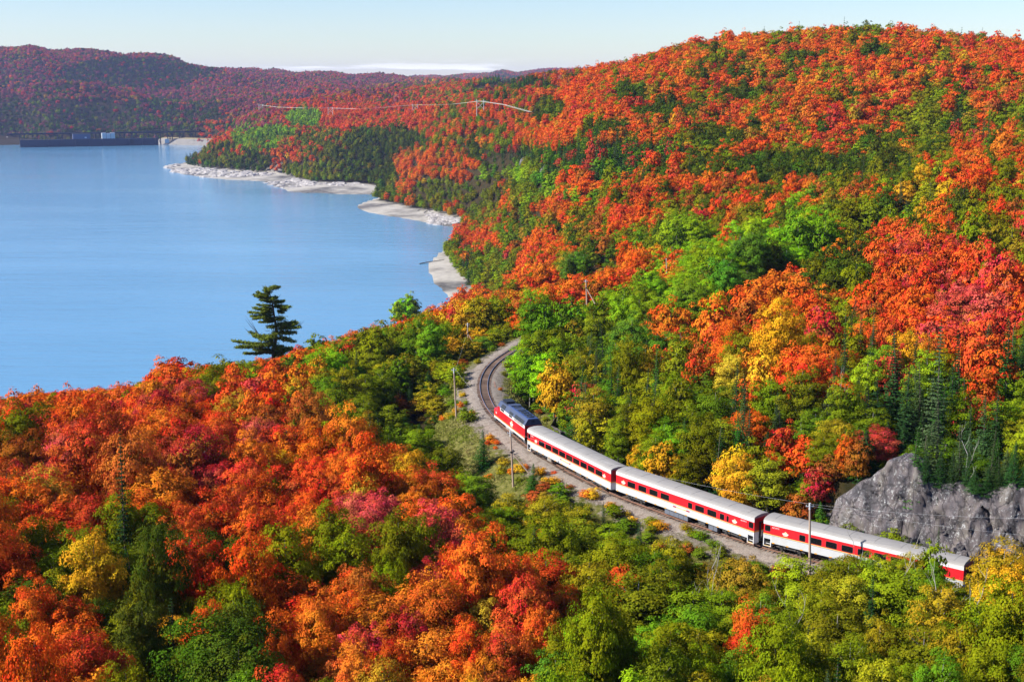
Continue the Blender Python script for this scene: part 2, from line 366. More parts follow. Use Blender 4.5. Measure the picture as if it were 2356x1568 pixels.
def ground_material():
    m, t, n, l = nt('forest_floor_and_banks')
    out = n.new('ShaderNodeOutputMaterial'); p = n.new('ShaderNodeBsdfPrincipled'); p.inputs['Roughness'].default_value = .95; p.inputs['Specular IOR Level'].default_value = .1
    g = n.new('ShaderNodeNewGeometry'); a = n.new('ShaderNodeAttribute'); a.attribute_name = 'cover'; sx = n.new('ShaderNodeSeparateXYZ'); l.new(a.outputs['Vector'], sx.inputs[0])
    def noise(s, d=6.0, r=.6):
        q = N(t, 'ShaderNodeTexNoise', Scale=s, Detail=d, Roughness=r); l.new(g.outputs['Position'], q.inputs['Vector']); return q.outputs[0]
    def ramp(f, stops):
        r = n.new('ShaderNodeValToRGB'); l.new(f, r.inputs[0]); e = r.color_ramp.elements
        while len(e) < len(stops): e.new(.5)
        for k, (pos, cc) in enumerate(stops): e[k].position = pos; e[k].color = (*cc, 1)
        return r.outputs[0]
    def mix(f, a_, b_):
        q = n.new('ShaderNodeMix'); q.data_type = 'RGBA'; l.new(f, q.inputs['Factor']); l.new(a_, q.inputs['A']); l.new(b_, q.inputs['B']); return q.outputs['Result']
    floor = ramp(noise(.35), [(.3, (.014, .014, .005)), (.5, (.03, .024, .008)), (.7, (.05, .026, .01))])
    grass = ramp(noise(.9, 8.0, .75), [(.28, (.03, .035, .008)), (.45, (.09, .095, .018)), (.58, (.15, .14, .04)), (.75, (.26, .22, .11))])
    grav = ramp(noise(3.2, 8.0, .85), [(.3, (.03, .022, .015)), (.46, (.14, .115, .09)), (.58, (.27, .235, .20)), (.75, (.46, .42, .37))])
    sand = ramp(noise(.05, 9.0, .8), [(.3, (.14, .13, .115)), (.45, (.32, .30, .265)), (.6, (.42, .395, .35)), (.8, (.50, .475, .43))])
    rockc = ramp(noise(.12, 9.0, .85), [(.35, (.03, .028, .03)), (.5, (.12, .115, .11)), (.7, (.27, .255, .24))])
    blotch = N(t, 'ShaderNodeMapRange'); blotch.inputs['From Min'].default_value = .42; blotch.inputs['From Max'].default_value = .58; l.new(noise(.45, 6.0, .7), blotch.inputs[0])
    # cover: X = open ground (grass), Y = gravel, Z = shore
    fg = N(t, 'ShaderNodeMath', operation='MULTIPLY_ADD'); l.new(blotch.outputs[0], fg.inputs[0]); fg.inputs[1].default_value = .55; l.new(sx.outputs['Y'], fg.inputs[2])
    st = N(t, 'ShaderNodeMapRange'); st.inputs['From Min'].default_value = .55; st.inputs['From Max'].default_value = .95; l.new(fg.outputs[0], st.inputs[0])
    c1 = mix(sx.outputs['X'], floor, grass); c2 = mix(st.outputs[0], c1, grav)
    rk = N(t, 'ShaderNodeMapRange'); rk.inputs['From Min'].default_value = .48; rk.inputs['From Max'].default_value = .6; l.new(noise(.011, 3.0), rk.inputs[0])
    shore = mix(rk.outputs[0], sand, rockc)
    c3 = mix(sx.outputs['Z'], c2, shore)
    l.new(c3, p.inputs['Base Color'])
    b = N(t, 'ShaderNodeBump', Strength=.9, Distance=.25); l.new(noise(2.6, 8.0, .8), b.inputs['Height']); l.new(b.outputs[0], p.inputs['Normal'])
    l.new(p.outputs[0], out.inputs[0]); return m
open_px = [(1190, 770), (1150, 785), (1100, 815), (1062, 845), (1040, 885), (1010, 935), (985, 975), (1010, 1005), (1060, 1050), (1120, 1110), (1160, 1160), (1210, 1135), (1290, 1128), (1390, 1182), (1480, 1222), (1600, 1278), (1720, 1302), (1850, 1312),
           (1850, 1270), (1750, 1240), (1400, 1110), (1290, 985), (1250, 930), (1195, 905), (1165, 850), (1200, 800)]
open_w = np.array([onz(x * K, y * K, RAIL - 1.5)[:2] for x, y in open_px])
gx, gy, gh = GX.ravel(), GY.ravel(), GH.ravel()
op = np.zeros(gx.shape); gv = np.zeros(gx.shape)
near = np.hypot(gx, gy) < 420
dd, sgn, _ = track_dist(gx[near], gy[near])
opn = in_poly(gx[near], gy[near], open_w) | (dd < 6); pdst = poly_dist(gx[near], gy[near], open_w)
op[near] = np.where(opn, 1.0, sstep(1 - pdst / 4)); gv[near] = np.where(sgn < 0, sstep(1.2 - dd / 7.0), sstep(1.2 - dd / 5.5))
shore = np.zeros(gx.shape)
for b in beaches:
    bd = poly_dist(gx, gy, b); ib = in_poly(gx, gy, b); shore = np.maximum(shore, np.where(ib, 1, sstep(1 - bd / 12)))
ld = poly_dist(gx, gy, lake); shore = np.maximum(shore, np.where((gh < 2.5) & (ld < 12), 1, 0)); shore = shore * (gh < 4.5) * (np.hypot(gx, gy) < 2750)
pl_, _d = np.array([0.0]), 0
tm = mesh_np('ground', np.c_[gx, gy, gh], quads, [ground_material()], True)
at = tm.attributes.new('cover', 'FLOAT_VECTOR', 'POINT'); at.data.foreach_set('vector', np.c_[op, gv, shore].astype(np.float32).ravel())
ground = link('ground', tm); tag(ground, kind='structure')

# ------------------------------------------------------------------ lake water
def water_material():
    m, t, n, l = nt('lake_water')
    out = n.new('ShaderNodeOutputMaterial'); p = n.new('ShaderNodeBsdfPrincipled')
    p.inputs['Base Color'].default_value = (.11, .275, .44, 1); p.inputs['Roughness'].default_value = .09; p.inputs['IOR'].default_value = 1.333
    g = n.new('ShaderNodeNewGeometry')
    mp_ = n.new('ShaderNodeMapping'); mp_.inputs['Scale'].default_value = (.35, 1.0, 1.0); mp_.inputs['Rotation'].default_value = (0, 0, .15); l.new(g.outputs['Position'], mp_.inputs[0])
    a = N(t, 'ShaderNodeTexNoise', Scale=.16, Detail=9.0, Roughness=.72); l.new(mp_.outputs[0], a.inputs['Vector'])
    pt = N(t, 'ShaderNodeTexNoise', Scale=.0045, Detail=5.0, Roughness=.6); l.new(mp_.outputs[0], pt.inputs['Vector'])
    st = N(t, 'ShaderNodeMapRange'); st.inputs['From Min'].default_value = .35; st.inputs['From Max'].default_value = .65; st.inputs['To Min'].default_value = .16; st.inputs['To Max'].default_value = .40
    l.new(pt.outputs[0], st.inputs[0])
    b = N(t, 'ShaderNodeBump', Distance=1.0); l.new(st.outputs[0], b.inputs['Strength'])
    m3 = n.new('ShaderNodeMapping'); m3.inputs['Scale'].default_value = (.22, 1.0, 1.0); m3.inputs['Rotation'].default_value = (0, 0, -.1); l.new(g.outputs['Position'], m3.inputs[0])
    a2 = N(t, 'ShaderNodeTexNoise', Scale=.075, Detail=4.0, Roughness=.6); l.new(m3.outputs[0], a2.inputs['Vector'])
    hm_ = N(t, 'ShaderNodeMath', operation='MULTIPLY_ADD'); l.new(a2.outputs[0], hm_.inputs[0]); hm_.inputs[1].default_value = 1.6; l.new(a.outputs[0], hm_.inputs[2]); l.new(hm_.outputs[0], b.inputs['Height'])
    l.new(b.outputs[0], p.inputs['Normal']); l.new(p.outputs[0], out.inputs[0]); return m
wx = np.array([(-6000, 100), (3000, 100), (3000, 4500), (-6000, 4500)])
wm = mesh_np('lake_water', [(x, y, 0) for x, y in wx], [(0, 1, 2, 3)], [water_material()])
tag(link('lake_water', wm), kind='structure')

# ------------------------------------------------------------------ haze
HAZE = True
if HAZE:
    hz = MB(); m, t, n, l = nt('air_haze'); out = n.new('ShaderNodeOutputMaterial'); pv = n.new('ShaderNodeVolumePrincipled')
    pv.inputs['Color'].default_value = (.45, .55, 1.0, 1); pv.inputs['Density'].default_value = .00003; pv.inputs['Anisotropy'].default_value = .1
    l.new(pv.outputs[0], out.inputs['Volume'])
    hz.box(-19000, 19000, -300, 22500, -12, 420, m)
    ho = hz.build('haze'); tag(ho, kind='stuff')

# ------------------------------------------------------------------ foliage prototypes
def leafset(cen, nrm, size, lv, tall=.62):
    n = len(cen); r = rng.normal(size=(n, 3)); nrm = nrm / (np.linalg.norm(nrm, axis=1)[:, None] + 1e-9)
    t = np.cross(nrm, r); t /= np.linalg.norm(t, axis=1)[:, None] + 1e-9; b = np.cross(nrm, t)
    s = np.asarray(size).reshape(-1, 1) * np.ones((n, 1))
    v = np.stack([cen + t * s, cen + b * s * tall, cen - t * s * .85, cen - b * s * tall * .9], 1).reshape(-1, 3)
    f = np.arange(4 * n).reshape(n, 4); a = np.repeat(lv, 4, axis=0); return v, f, a
def leaf_mesh(name, parts, mats, extra=None):
    """parts: list of (v,f,a) quads with leaf attribute; extra: MB with trunk"""
    v = np.vstack([p[0] for p in parts]); a = np.vstack([p[2] for p in parts]); fs = []; o = 0
    for p in parts: fs.append(p[1] + o); o += len(p[0])
    f = np.vstack(fs); mi = np.zeros(len(f), int)
    if extra is not None:
        ev = np.array(extra.v); ef = np.array([q for q in extra.f if len(q) == 4]); mats = list(mats) + extra.mats
        f = np.vstack([f, ef + len(v)]); v = np.vstack([v, ev]); a = np.vstack([a, np.zeros((len(ev), 3))]); mi = np.r_[mi, np.ones(len(ef), int)]
    me = mesh_np(name, v, f, mats, False, mi)
    at = me.attributes.new('leaf', 'FLOAT_VECTOR', 'POINT'); at.data.foreach_set('vector', a.astype(np.float32).ravel()); return me
def crown_leaves(R, z0, z1, nc, rc, nl, ls, lobes=.28, shape=1.0, up=.35, core=.25, layer=0.0):
    """clumped crown: nc clumps of nl leaves on a lobed shell, plus a loose inner core"""
    hz_ = (z1 - z0) / 2; zc = z0 + hz_ * .85
    i = np.arange(nc) + .5; ph = PI * (1 + 5 ** .5) * i; cz = 1 - 2 * i / nc * .88
    d = np.c_[np.sqrt(1 - cz ** 2) * np.cos(ph), np.sqrt(1 - cz ** 2) * np.sin(ph), cz] + rng.normal(size=(nc, 3)) * .13
    d /= np.linalg.norm(d, axis=1)[:, None]
    az = np.arctan2(d[:, 1], d[:, 0]); p1, p2 = rng.uniform(0, 6.28, 2)
    rad = 1 + lobes * (.6 * np.sin(3 * az + p1) * (1 - d[:, 2] ** 2) + .5 * np.sin(5 * az + p2 + 3 * d[:, 2]) + rng.normal(size=nc) * .45)
    rad = np.clip(rad, .5, 1.4) * .80
    hor = R * (1 - .25 * (shape - 1) * d[:, 2])
    cc = np.c_[d[:, 0] * hor * rad, d[:, 1] * hor * rad, zc + d[:, 2] * hz_ * 1.02 * np.where(d[:, 2] > 0, rad, .8 * rad)]
    if layer: cc[:, 2] += layer * np.sin(cc[:, 2] * 2.2)
    rcl = rc * rng.uniform(.7, 1.25, nc)
    ci = np.repeat(np.arange(nc), nl); q = rng.normal(size=(nc * nl, 3)); q /= np.linalg.norm(q, axis=1)[:, None]
    q[:, 2] = np.abs(q[:, 2]) * .95 - .25; rr_ = rng.uniform(.45, 1.0, len(q)) ** .6
    sub = 1 + .28 * np.sin(q[:, 0] * 5 + ci) * np.sin(q[:, 1] * 5 + 2 * ci)
    p = cc[ci] + q * (rcl[ci] * rr_ * sub)[:, None] * np.array([1.1, 1.1, .95])
    nr_ = q * .75 + d[ci] * .8 + np.array([0, 0, up * .6]) + rng.normal(size=q.shape) * .34
    cl_r = rng.uniform(0, 1, nc)
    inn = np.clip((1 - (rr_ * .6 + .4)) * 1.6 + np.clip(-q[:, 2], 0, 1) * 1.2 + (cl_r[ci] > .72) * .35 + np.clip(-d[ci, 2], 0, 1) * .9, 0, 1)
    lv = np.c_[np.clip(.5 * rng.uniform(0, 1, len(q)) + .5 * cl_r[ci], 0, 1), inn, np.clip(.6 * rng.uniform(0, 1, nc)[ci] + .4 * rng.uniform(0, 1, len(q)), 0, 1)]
    parts = [leafset(p, nr_, ls * rng.uniform(.7, 1.25, len(q)), lv)]
    k = int(nc * nl * core)
    if k:
        q = rng.normal(size=(k, 3)); q /= np.linalg.norm(q, axis=1)[:, None]; s = rng.uniform(.2, .72, k)[:, None]
        p = q * s * np.array([R, R, hz_]) + np.array([0, 0, zc])
        lv = np.c_[rng.uniform(0, .5, k), np.ones(k), rng.uniform(0, 1, k)]
        parts.append(leafset(p, q + rng.normal(size=q.shape) * .8, ls * 1.5 * rng.uniform(.8, 1.3, k), lv))
    return parts
def trunk(Ht, r, mat, fork=.4, nb=6, spread=.5, R=3.5, n=5, wob=.15):
    m = MB(); pts = []; rad = []
    top = Ht * .86; k = 6
    wx_, wy_ = rng.normal(size=2) * wob
    for i in range(k + 1):
        t = i / k; pts.append((wx_ * math.sin(t * 3) * Ht * .1, wy_ * math.sin(t * 2.5) * Ht * .1, t * top - .6 * (i == 0))); rad.append(r * (1 - .82 * t))
    m.tube(pts, rad, mat, n)
    for b in range(nb):
        t = fork + (1 - fork) * .8 * b / max(nb, 1); a = b * 2.4 + rng.uniform(0, .6); zz = t * top
        L = R * (1.15 - .6 * t) * rng.uniform(.8, 1.1); e = Vector((math.cos(a), math.sin(a), 0))
        base = Vector((np.interp(t, np.linspace(0, 1, k + 1), [p[0] for p in pts]), np.interp(t, np.linspace(0, 1, k + 1), [p[1] for p in pts]), zz))
        up = spread * L * 1.3
        m.tube([base, base + e * L * .35 + Vector((0, 0, up * .45)), base + e * L * .85 + Vector((0, 0, up))], [r * .42 * (1 - t * .4), r * .26, r * .06], mat, 4, cap=False)
    return m
def spruce_leaves(Ht, R, lev, nb, seg, ls, droop=.25, gap=0.0, power=.9, spiky=0.0):
    P_, N_, L_, S_ = [], [], [], []
    for i in range(lev):
        t = i / (lev - 1); z = Ht * (.07 + .93 * t); rl = R * ((1 - t) ** power) * rng.uniform(.8, 1.12) + .10
        if rng.uniform() < gap: continue
        k = max(4, int(nb * (1 - t * .55)))
        for b in range(k):
            a = i * 1.9 + b * 2 * PI / k + rng.normal() * .16; L = rl * rng.uniform(.62, 1.15); e = np.array([math.cos(a), math.sin(a), 0]); sd_ = np.array([-e[1], e[0], 0])
            m_ = max(2, int(seg * (L / R) + 1.5)); rb = rng.uniform(0, 1)
            for s in range(m_):
                q = (s + .7) / m_
                base = np.array([0, 0, z]) + e * L * q + np.array([0, 0, -droop * L * q + .22 * L * q * q])
                for sgn_ in (-1, 1):
                    off = sd_ * sgn_ * (.30 * L * (1 - q * .75)) * rng.uniform(.5, 1)
                    P_.append(base + off); N_.append(np.array([0, 0, 1.0]) + e * .55 + rng.normal(size=3) * .35)
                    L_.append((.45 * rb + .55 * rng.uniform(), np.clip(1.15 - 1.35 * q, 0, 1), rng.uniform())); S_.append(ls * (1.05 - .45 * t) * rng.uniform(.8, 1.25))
    P_ = np.array(P_); return [leafset(P_, np.array(N_), np.array(S_), np.array(L_), .55)]

MAPLE, BIRCH, ASPEN, SPRUCE = [], [], [], []      # near prototypes: (crown mesh, trunk mesh, nominal height, nominal radius)
for k in range(9):
    R_ = rng.uniform(4.3, 5.2); Ht = rng.uniform(11.5, 13)
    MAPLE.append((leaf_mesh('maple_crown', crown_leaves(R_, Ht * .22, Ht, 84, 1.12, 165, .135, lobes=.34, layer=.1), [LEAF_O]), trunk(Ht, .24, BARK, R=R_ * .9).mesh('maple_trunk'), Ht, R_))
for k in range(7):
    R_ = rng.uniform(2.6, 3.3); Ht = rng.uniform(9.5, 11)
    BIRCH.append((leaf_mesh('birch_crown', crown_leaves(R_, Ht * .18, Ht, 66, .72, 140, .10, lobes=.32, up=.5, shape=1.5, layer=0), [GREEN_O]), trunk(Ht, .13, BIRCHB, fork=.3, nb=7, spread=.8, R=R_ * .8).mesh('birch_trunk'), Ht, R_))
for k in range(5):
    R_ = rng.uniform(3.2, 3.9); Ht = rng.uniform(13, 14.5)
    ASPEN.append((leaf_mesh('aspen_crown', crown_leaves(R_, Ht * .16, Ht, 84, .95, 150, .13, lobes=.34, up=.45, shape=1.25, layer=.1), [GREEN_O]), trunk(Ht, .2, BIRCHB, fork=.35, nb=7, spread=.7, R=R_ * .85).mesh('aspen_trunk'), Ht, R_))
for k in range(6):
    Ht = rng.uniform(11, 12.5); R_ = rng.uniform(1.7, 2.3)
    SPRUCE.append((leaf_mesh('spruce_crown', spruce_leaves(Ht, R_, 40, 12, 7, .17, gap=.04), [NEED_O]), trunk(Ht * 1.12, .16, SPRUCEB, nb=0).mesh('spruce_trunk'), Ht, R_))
# middle distance and far prototypes live in collections that only the forests use
def proto_col(name, meshes):
    col = bpy.data.collections.new(name)
    for i, me in enumerate(meshes):
        o = bpy.data.objects.new('%s_%02d' % (name, i), me); col.objects.link(o)
    return col
def mids(n, kind, lod):
    out = []
    for k in range(n):
        if kind == 'maple':
            R_, Ht = 4.9, 12.3; nc, nl, ls, rc = {1: (52, 42, .33, 1.25), 2: (36, 24, .48, 1.4), 3: (20, 13, .9, 1.8)}[lod]
            ex = trunk(Ht, .24, BARK, nb=4, R=4) if lod == 1 else None
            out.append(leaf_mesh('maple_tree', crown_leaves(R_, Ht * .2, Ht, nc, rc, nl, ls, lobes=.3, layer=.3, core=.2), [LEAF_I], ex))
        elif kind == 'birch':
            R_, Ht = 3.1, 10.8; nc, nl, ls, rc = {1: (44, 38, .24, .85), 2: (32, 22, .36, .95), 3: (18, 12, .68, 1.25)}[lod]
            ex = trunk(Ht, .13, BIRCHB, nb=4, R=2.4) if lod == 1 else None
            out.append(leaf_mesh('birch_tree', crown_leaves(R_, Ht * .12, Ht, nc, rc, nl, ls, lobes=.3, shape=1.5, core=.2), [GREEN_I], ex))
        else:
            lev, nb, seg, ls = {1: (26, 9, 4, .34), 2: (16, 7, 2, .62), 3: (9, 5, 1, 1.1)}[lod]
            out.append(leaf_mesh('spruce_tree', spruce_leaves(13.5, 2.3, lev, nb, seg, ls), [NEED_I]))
    return out
PC = {(kd, lod): proto_col('%s_%d' % (kd, lod), mids({'maple': 6, 'birch': 5, 'spruce': 3}[kd], kd, lod)) for kd in ('maple', 'birch', 'spruce') for lod in (1, 2, 3)}
PN = {'maple': 6, 'birch': 5, 'spruce': 3}

# ------------------------------------------------------------------ colours of the stands
PAL = {  # linear base colours; name -> (rgb, kind)
    'red': ((0.672, 0.031, 0.013), 'maple'), 'scarlet': ((0.660, 0.034, 0.022), 'maple'), 'orange-red': ((0.736, 0.068, 0.014), 'maple'), 'orange': ((0.759, 0.127, 0.016), 'maple'), 'rust': ((0.391, 0.075, 0.018), 'maple'),
    'golden': ((0.663, 0.301, 0.015), 'maple'), 'bronze': ((0.414, 0.218, 0.018), 'maple'), 'olive': ((0.172, 0.185, 0.004), 'maple'), 'dark green': ((0.050, 0.083, 0.006), 'maple'), 'rose': ((0.620, 0.045, 0.075), 'maple'), 'crimson': ((0.481, 0.014, 0.042), 'maple'), 'pink': ((0.400, 0.075, 0.120), 'maple'), 'mauve': ((0.200, 0.055, 0.085), 'maple'),
    'olive-green': ((0.169, 0.192, 0.006), 'birch'), 'yellow-green': ((0.273, 0.293, 0.008), 'birch'), 'ochre': ((0.283, 0.203, 0.009), 'birch'), 'green': ((0.129, 0.215, 0.008), 'birch'), 'bright green': ((0.249, 0.384, 0.008), 'aspen'), 'blue-green': ((0.100, 0.189, 0.014), 'aspen'),
    'dark': ((0.024, 0.060, 0.014), 'spruce'), 'grey-green': ((0.055, 0.085, 0.030), 'spruce'), 'fresh green': ((0.045, 0.125, 0.012), 'spruce')}
MIXES = {  # D, B: dark green trees, also painting in shade on headland and far slopes
    'F': 'red:3.4 orange:3 scarlet:2.6 orange-red:2.6 rust:1.2 golden:1 crimson:.9 olive:2.2 bronze:.9 rose:.5 green:.5', 'S': 'rose:3 crimson:2 scarlet:3 red:2 orange-red:1 olive:1 orange:.6',
    'R': 'red:5.5 scarlet:3 orange-red:4 orange:2 olive:1.8 rust:.8 crimson:.6 green:.3', 'O': 'orange:3.5 orange-red:4.5 golden:.7 red:2.8 rust:1 olive:2 bronze:.8 scarlet:.5 dark,green:.4', 'M': 'red:2.8 scarlet:1.8 orange-red:2 orange:1.5 rust:1.4 olive:5 crimson:1.6 bronze:1 dark:.9 golden:.5 dark,green:3.2 green:1.8',
    'K': 'olive:4 dark,green:2 red:1.3 orange-red:1 rust:1 bronze:1 olive-green:2 green:.7 dark:.4', 'G': 'olive-green:4 yellow-green:1.6 ochre:1.3 green:2 olive:1 dark:.4 fresh,green:.2', 'L': 'bright,green:4 green:2 blue-green:1.5 yellow-green:.6',
    'Y': 'golden:4 yellow-green:3 orange:1 ochre:1', 'C': 'dark:4 grey-green:2 fresh,green:1.5 green:1.3 olive-green:1 crimson:.35', 'D': 'dark,green:5 green:.8 olive:1 dark:2 blue-green:.3', 'P': 'pink:3.2 mauve:3.2 crimson:.8 rust:1 orange-red:.7 bronze:.8 dark:1.3 olive:1 dark,green:1',
    'B': 'dark:4 dark,green:3 olive:.8 green:.6 mauve:1 crimson:.2'}
MIX = {}
for k, s in MIXES.items():
    a = [q.split(':') for q in s.split()]; nm_ = [q[0].replace(',', ' ') for q in a]; wt_ = np.array([float(q[1]) for q in a]); MIX[k] = (nm_, wt_ / wt_.sum())
GRID = ["MMMMMMMMMMMMMMMMMMMMMMMMMMMMMMMMMMMMMMMM",
        "PPPPPPPPMMMMMMMMMMMMMMMMMMMMOOMOOKMOOMMR",
        "PPPPPPPPPPPPPPPPPPPPPPMRRROMMOMMOMOMMMRR",
        "PPBPBBBPPPPPPPPPMMMCMRRRMMOMRMMOMOMRMMMM",
        "BBBBBBBBBPPRRRRRRMMRMORMRMKMMRROMMMMKKRM",
        "BBBBBBBBRLLMKKDDKMMGRRRRMOMMRMOMRMMOKGCM",
        "KKKKKKKCCKORGDDDGOOKGCGCCKGDRMGDGGGGKRRM",
        "GGGGGGGGGGGOGDDGOOGDGLLGKRKKMKMRKMKKYRMM",
        "GGGGGGGGGGGGGGGROOGGGKKRKKKMRMKLKKGCKKMK",
        "GGGGGGGGGGGGGGGGGGRRKMKMGGKLKLLCMGMRGMMM",
        "GGGGGGGGGGGGGGGGGGCRGKOKLKLLLLDLKKRMRRMM",
        "GGGGGGGGGGGGGGGGGGGROOOYLLLLLLOOKKRRRRMR",
        "GGGGGGGGGGCK..ORRYYGGLLGLLLLOROOKYGRRRSR",
        "GGGGGGGGGGCOOGGGYYGLLGGGLLROOROKGCYGRRRC",
        "RRRRRRRROGOKLGGGDDGGLLGCGGGKOORROGCCYCRCC"[:40],
        "ROOOROOOROGYLGGGDDGGGYGCGGGGCRGGCCCGRCRG",
        "ROORROROOYOOGGCDGGGGYGCGGGGGCRCGGCCGCCRG",
        "ORROYORROROOYGGGGGGGYGCGLGGGCGRGGCGCCCGG",
        "RORRYOOMROOORGGCGGGGGGGYYLCGGYRRGCCCCGGG",
        "ROOROOKRROORRRGGGGGGGGGGGGCGYLRRCCGGGGGG",
        "MROYOORRRRRORRROGGGGGGGGGGGGGGRCCGGGGGGG",
        "OGGODDDOORROORRRMGGRGGGGGGGGGGGGGGGGGGYY",
        "RGGDDDDOORROORRRMRCGGGGGKGGGCGGGGGGGGGYY",
        "GORODDDKOORROOORRRRCGKGGGGGGGGGGGGGGGGGY",
        "GORGGDGGRKRROOOOROORRGGGGGGGGGKGGGGGGGGG",
        "DROOOGGGGGRROOOOOYYYYGLGGGGGGGKGGGGGCGGG",
        "OROOGGGGGGRROOOOOYYOYGGGGGGGGKGCCGGGCGGG"]
PATCH = [('B', 240, 268, 260, 34), ('P', 250, 214, 260, 13), ('B', 290, 165, 190, 28), ('P', 60, 160, 90, 20), ('L', 700, 270, 42, 22), ('L', 638, 303, 52, 14), ('K', 760, 315, 90, 22), ('R', 800, 288, 60, 8), ('D', 896, 326, 100, 36), ('D', 1092, 344, 20, 24), ('O', 985, 385, 92, 50), ('G', 1010, 440, 60, 30), ('O', 660, 368, 42, 30), ('G', 745, 385, 55, 32),
         ('D', 850, 392, 66, 34), ('D', 560, 372, 62, 30), ('K', 510, 350, 60, 20), ('G', 690, 395, 40, 22), ('L', 1165, 398, 70, 24), ('C', 1380, 352, 250, 30), ('D', 1900, 384, 215, 32), ('G', 2140, 260, 55, 68), ('C', 2200, 270, 26, 50), ('R', 2195, 388, 42, 38), ('Y', 2128, 430, 36, 36), ('K', 1150, 445, 60, 40), ('K', 1345, 530, 110, 44), ('R', 1280, 470, 50, 26), ('R', 1250, 580, 66, 44), ('O', 1420, 600, 120, 24), ('R', 1470, 500, 60, 20), ('R', 1620, 420, 120, 18), ('R', 1330, 415, 70, 18), ('K', 1800, 510, 190, 26), ('D', 1920, 640, 86, 30),
         ('R', 2052, 710, 58, 72), ('S', 2262, 700, 100, 100), ('S', 2130, 620, 70, 50), ('F', 900, 748, 70, 18), ('F', 1010, 716, 70, 20), ('O', 1100, 692, 60, 24), ('F', 790, 788, 50, 18), ('F', 1000, 1410, 330, 140), ('F', 850, 1180, 210, 110), ('F', 280, 1090, 330, 130), ('F', 560, 950, 200, 60), ('G', 2290, 560, 68, 48), ('G', 1140, 620, 50, 60), ('O', 1360, 642, 210, 30), ('D', 1530, 250, 60, 18), ('D', 1720, 215, 50, 18), ('D', 1450, 210, 40, 20), ('D', 1860, 130, 50, 18), ('D', 1650, 320, 70, 22), ('K', 1980, 240, 60, 26), ('D', 1270, 250, 40, 30), ('C', 1180, 190, 90, 16), ('D', 2030, 330, 60, 20), ('K', 1560, 460, 90, 18), ('D', 1700, 170, 30, 14), ('D', 2010, 120, 36, 14),
         ('D', 1400, 290, 40, 16), ('D', 1750, 300, 44, 16), ('G', 2300, 380, 60, 36), ('G', 2330, 260, 40, 30), ('C', 2180, 960, 120, 70), ('C', 1980, 940, 60, 80), ('G', 1000, 880, 50, 110), ('D', 960, 930, 40, 60)]
def stand(dx, dy, x, y):
    sc_ = 10 + math.hypot(x, y) * .022; wob = .25 + .95 * float(vnoise(np.array([x]), np.array([y]), sc_, 51)[0]) + .55 * float(vnoise(np.array([x]), np.array([y]), sc_ * .4, 57)[0]) + rng.normal() * .10
    for (lt, px_, py_, rx_, ry_) in PATCH[::-1]:
        if ((dx - px_) / rx_) ** 2 + ((dy - py_) / ry_) ** 2 < wob: return pick_kind(lt, x, y)
    return pick_kind(None, x, y, dx, dy)
def pick_kind(g, x, y, dx=0, dy=0):
    col = dx / 58.9 + rng.normal() * .28; row = dy / 58.1 + rng.normal() * .28
    g = g or GRID[int(np.clip(row, 0, 26))][int(np.clip(col, 0, 39))]
    if g not in MIX: g = 'G'
    names, pr = MIX[g]; r_ = math.hypot(x, y); sc_ = 14 + r_ * .02
    q = float(vnoise(np.array([x]), np.array([y]), sc_, 21)[0] * .5 + vnoise(np.array([x]), np.array([y]), sc_ * .45, 33)[0] * .3 + rng.uniform(0, 1) * .75)
    q = float(np.clip((q - .2) / 1.15, 0, .9999)); q = .5 + (q - .5) * 1.25; q = q % 1.0
    pm_ = np.random.default_rng(ord(g)).permutation(len(names)); return names[pm_[min(np.searchsorted(np.cumsum(pr[pm_]), q), len(names) - 1)]]
def jitter(rgb, s=.14):
    f = 1 + rng.normal() * s; g = np.array(rgb) * f * (1 + rng.normal(size=3) * np.array([.05, .13, .12])); return np.clip(g, .004, .8)

# ------------------------------------------------------------------ where the trees stand
top_line = np.array([(860, 915), (985, 978), (1010, 1005), (1040, 1025), (1080, 1065), (1130, 1120), (1165, 1165), (1210, 1130), (1290, 1115), (1400, 1190), (1500, 1225), (1600, 1275), (1700, 1310), (1760, 1310), (1840, 1300), (1900, 1275), (2000, 1265), (2085, 1255), (2130, 1222), (2190, 1290), (2230, 1320), (2260, 1290), (2300, 1240), (2600, 1240)], float)
sky_line = np.array([(-400, 915), (0, 905), (100, 895), (300, 880), (340, 852), (450, 832), (550, 824), (700, 792), (760, 772), (830, 746), (900, 732), (1000, 694), (1090, 674), (1200, 664), (1380, 618), (1480, 600)], float)
hill_line = np.array([(1150, 190), (1225, 170), (1300, 157), (1400, 132), (1500, 110), (1600, 93), (1700, 77), (1800, 69), (1900, 63), (2000, 67), (2100, 81), (2200, 98), (2300, 104), (2356, 90), (2700, 80)], float)
def hill_height(x, y, g, Ht):
    dx, dy = project(x, y, g + Ht); lim = np.interp(dx, hill_line[:, 0], hill_line[:, 1]) + rng.uniform(-5, 6)
    if dx > 1150 and dy < lim: Ht = atD(dx, lim, math.hypot(x, y))[2] - g
    return Ht
def limit_height(x, y, g, Ht, R_):
    """trees between the camera and the train stay as low as they are there, and so do those on the lakeside ridge"""
    D = math.hypot(x, y)
    if D > 520: return Ht
    d, s, ix = track_dist(x, y); bx_, by__ = project(x, y, g)
    for f_ in (-.7, 0, .7):
        dx, dy = project(x + f_ * R_, y, g + Ht); lim = None
        if dx < 1420 and D > 120: lim = np.interp(dx, sky_line[:, 0], sky_line[:, 1]) + rng.uniform(-16, 4)
        if s[0] < 0 and D < 330 and dx > 870:
            l2 = np.interp(dx, top_line[:, 0], top_line[:, 1])
            if by__ > l2: lim = l2 + rng.uniform(-14, 8)
        if lim is not None and dy < lim: Ht = min(Ht, atD(dx, lim, D)[2] - g - (.25 * abs(f_) * Ht))
    return Ht
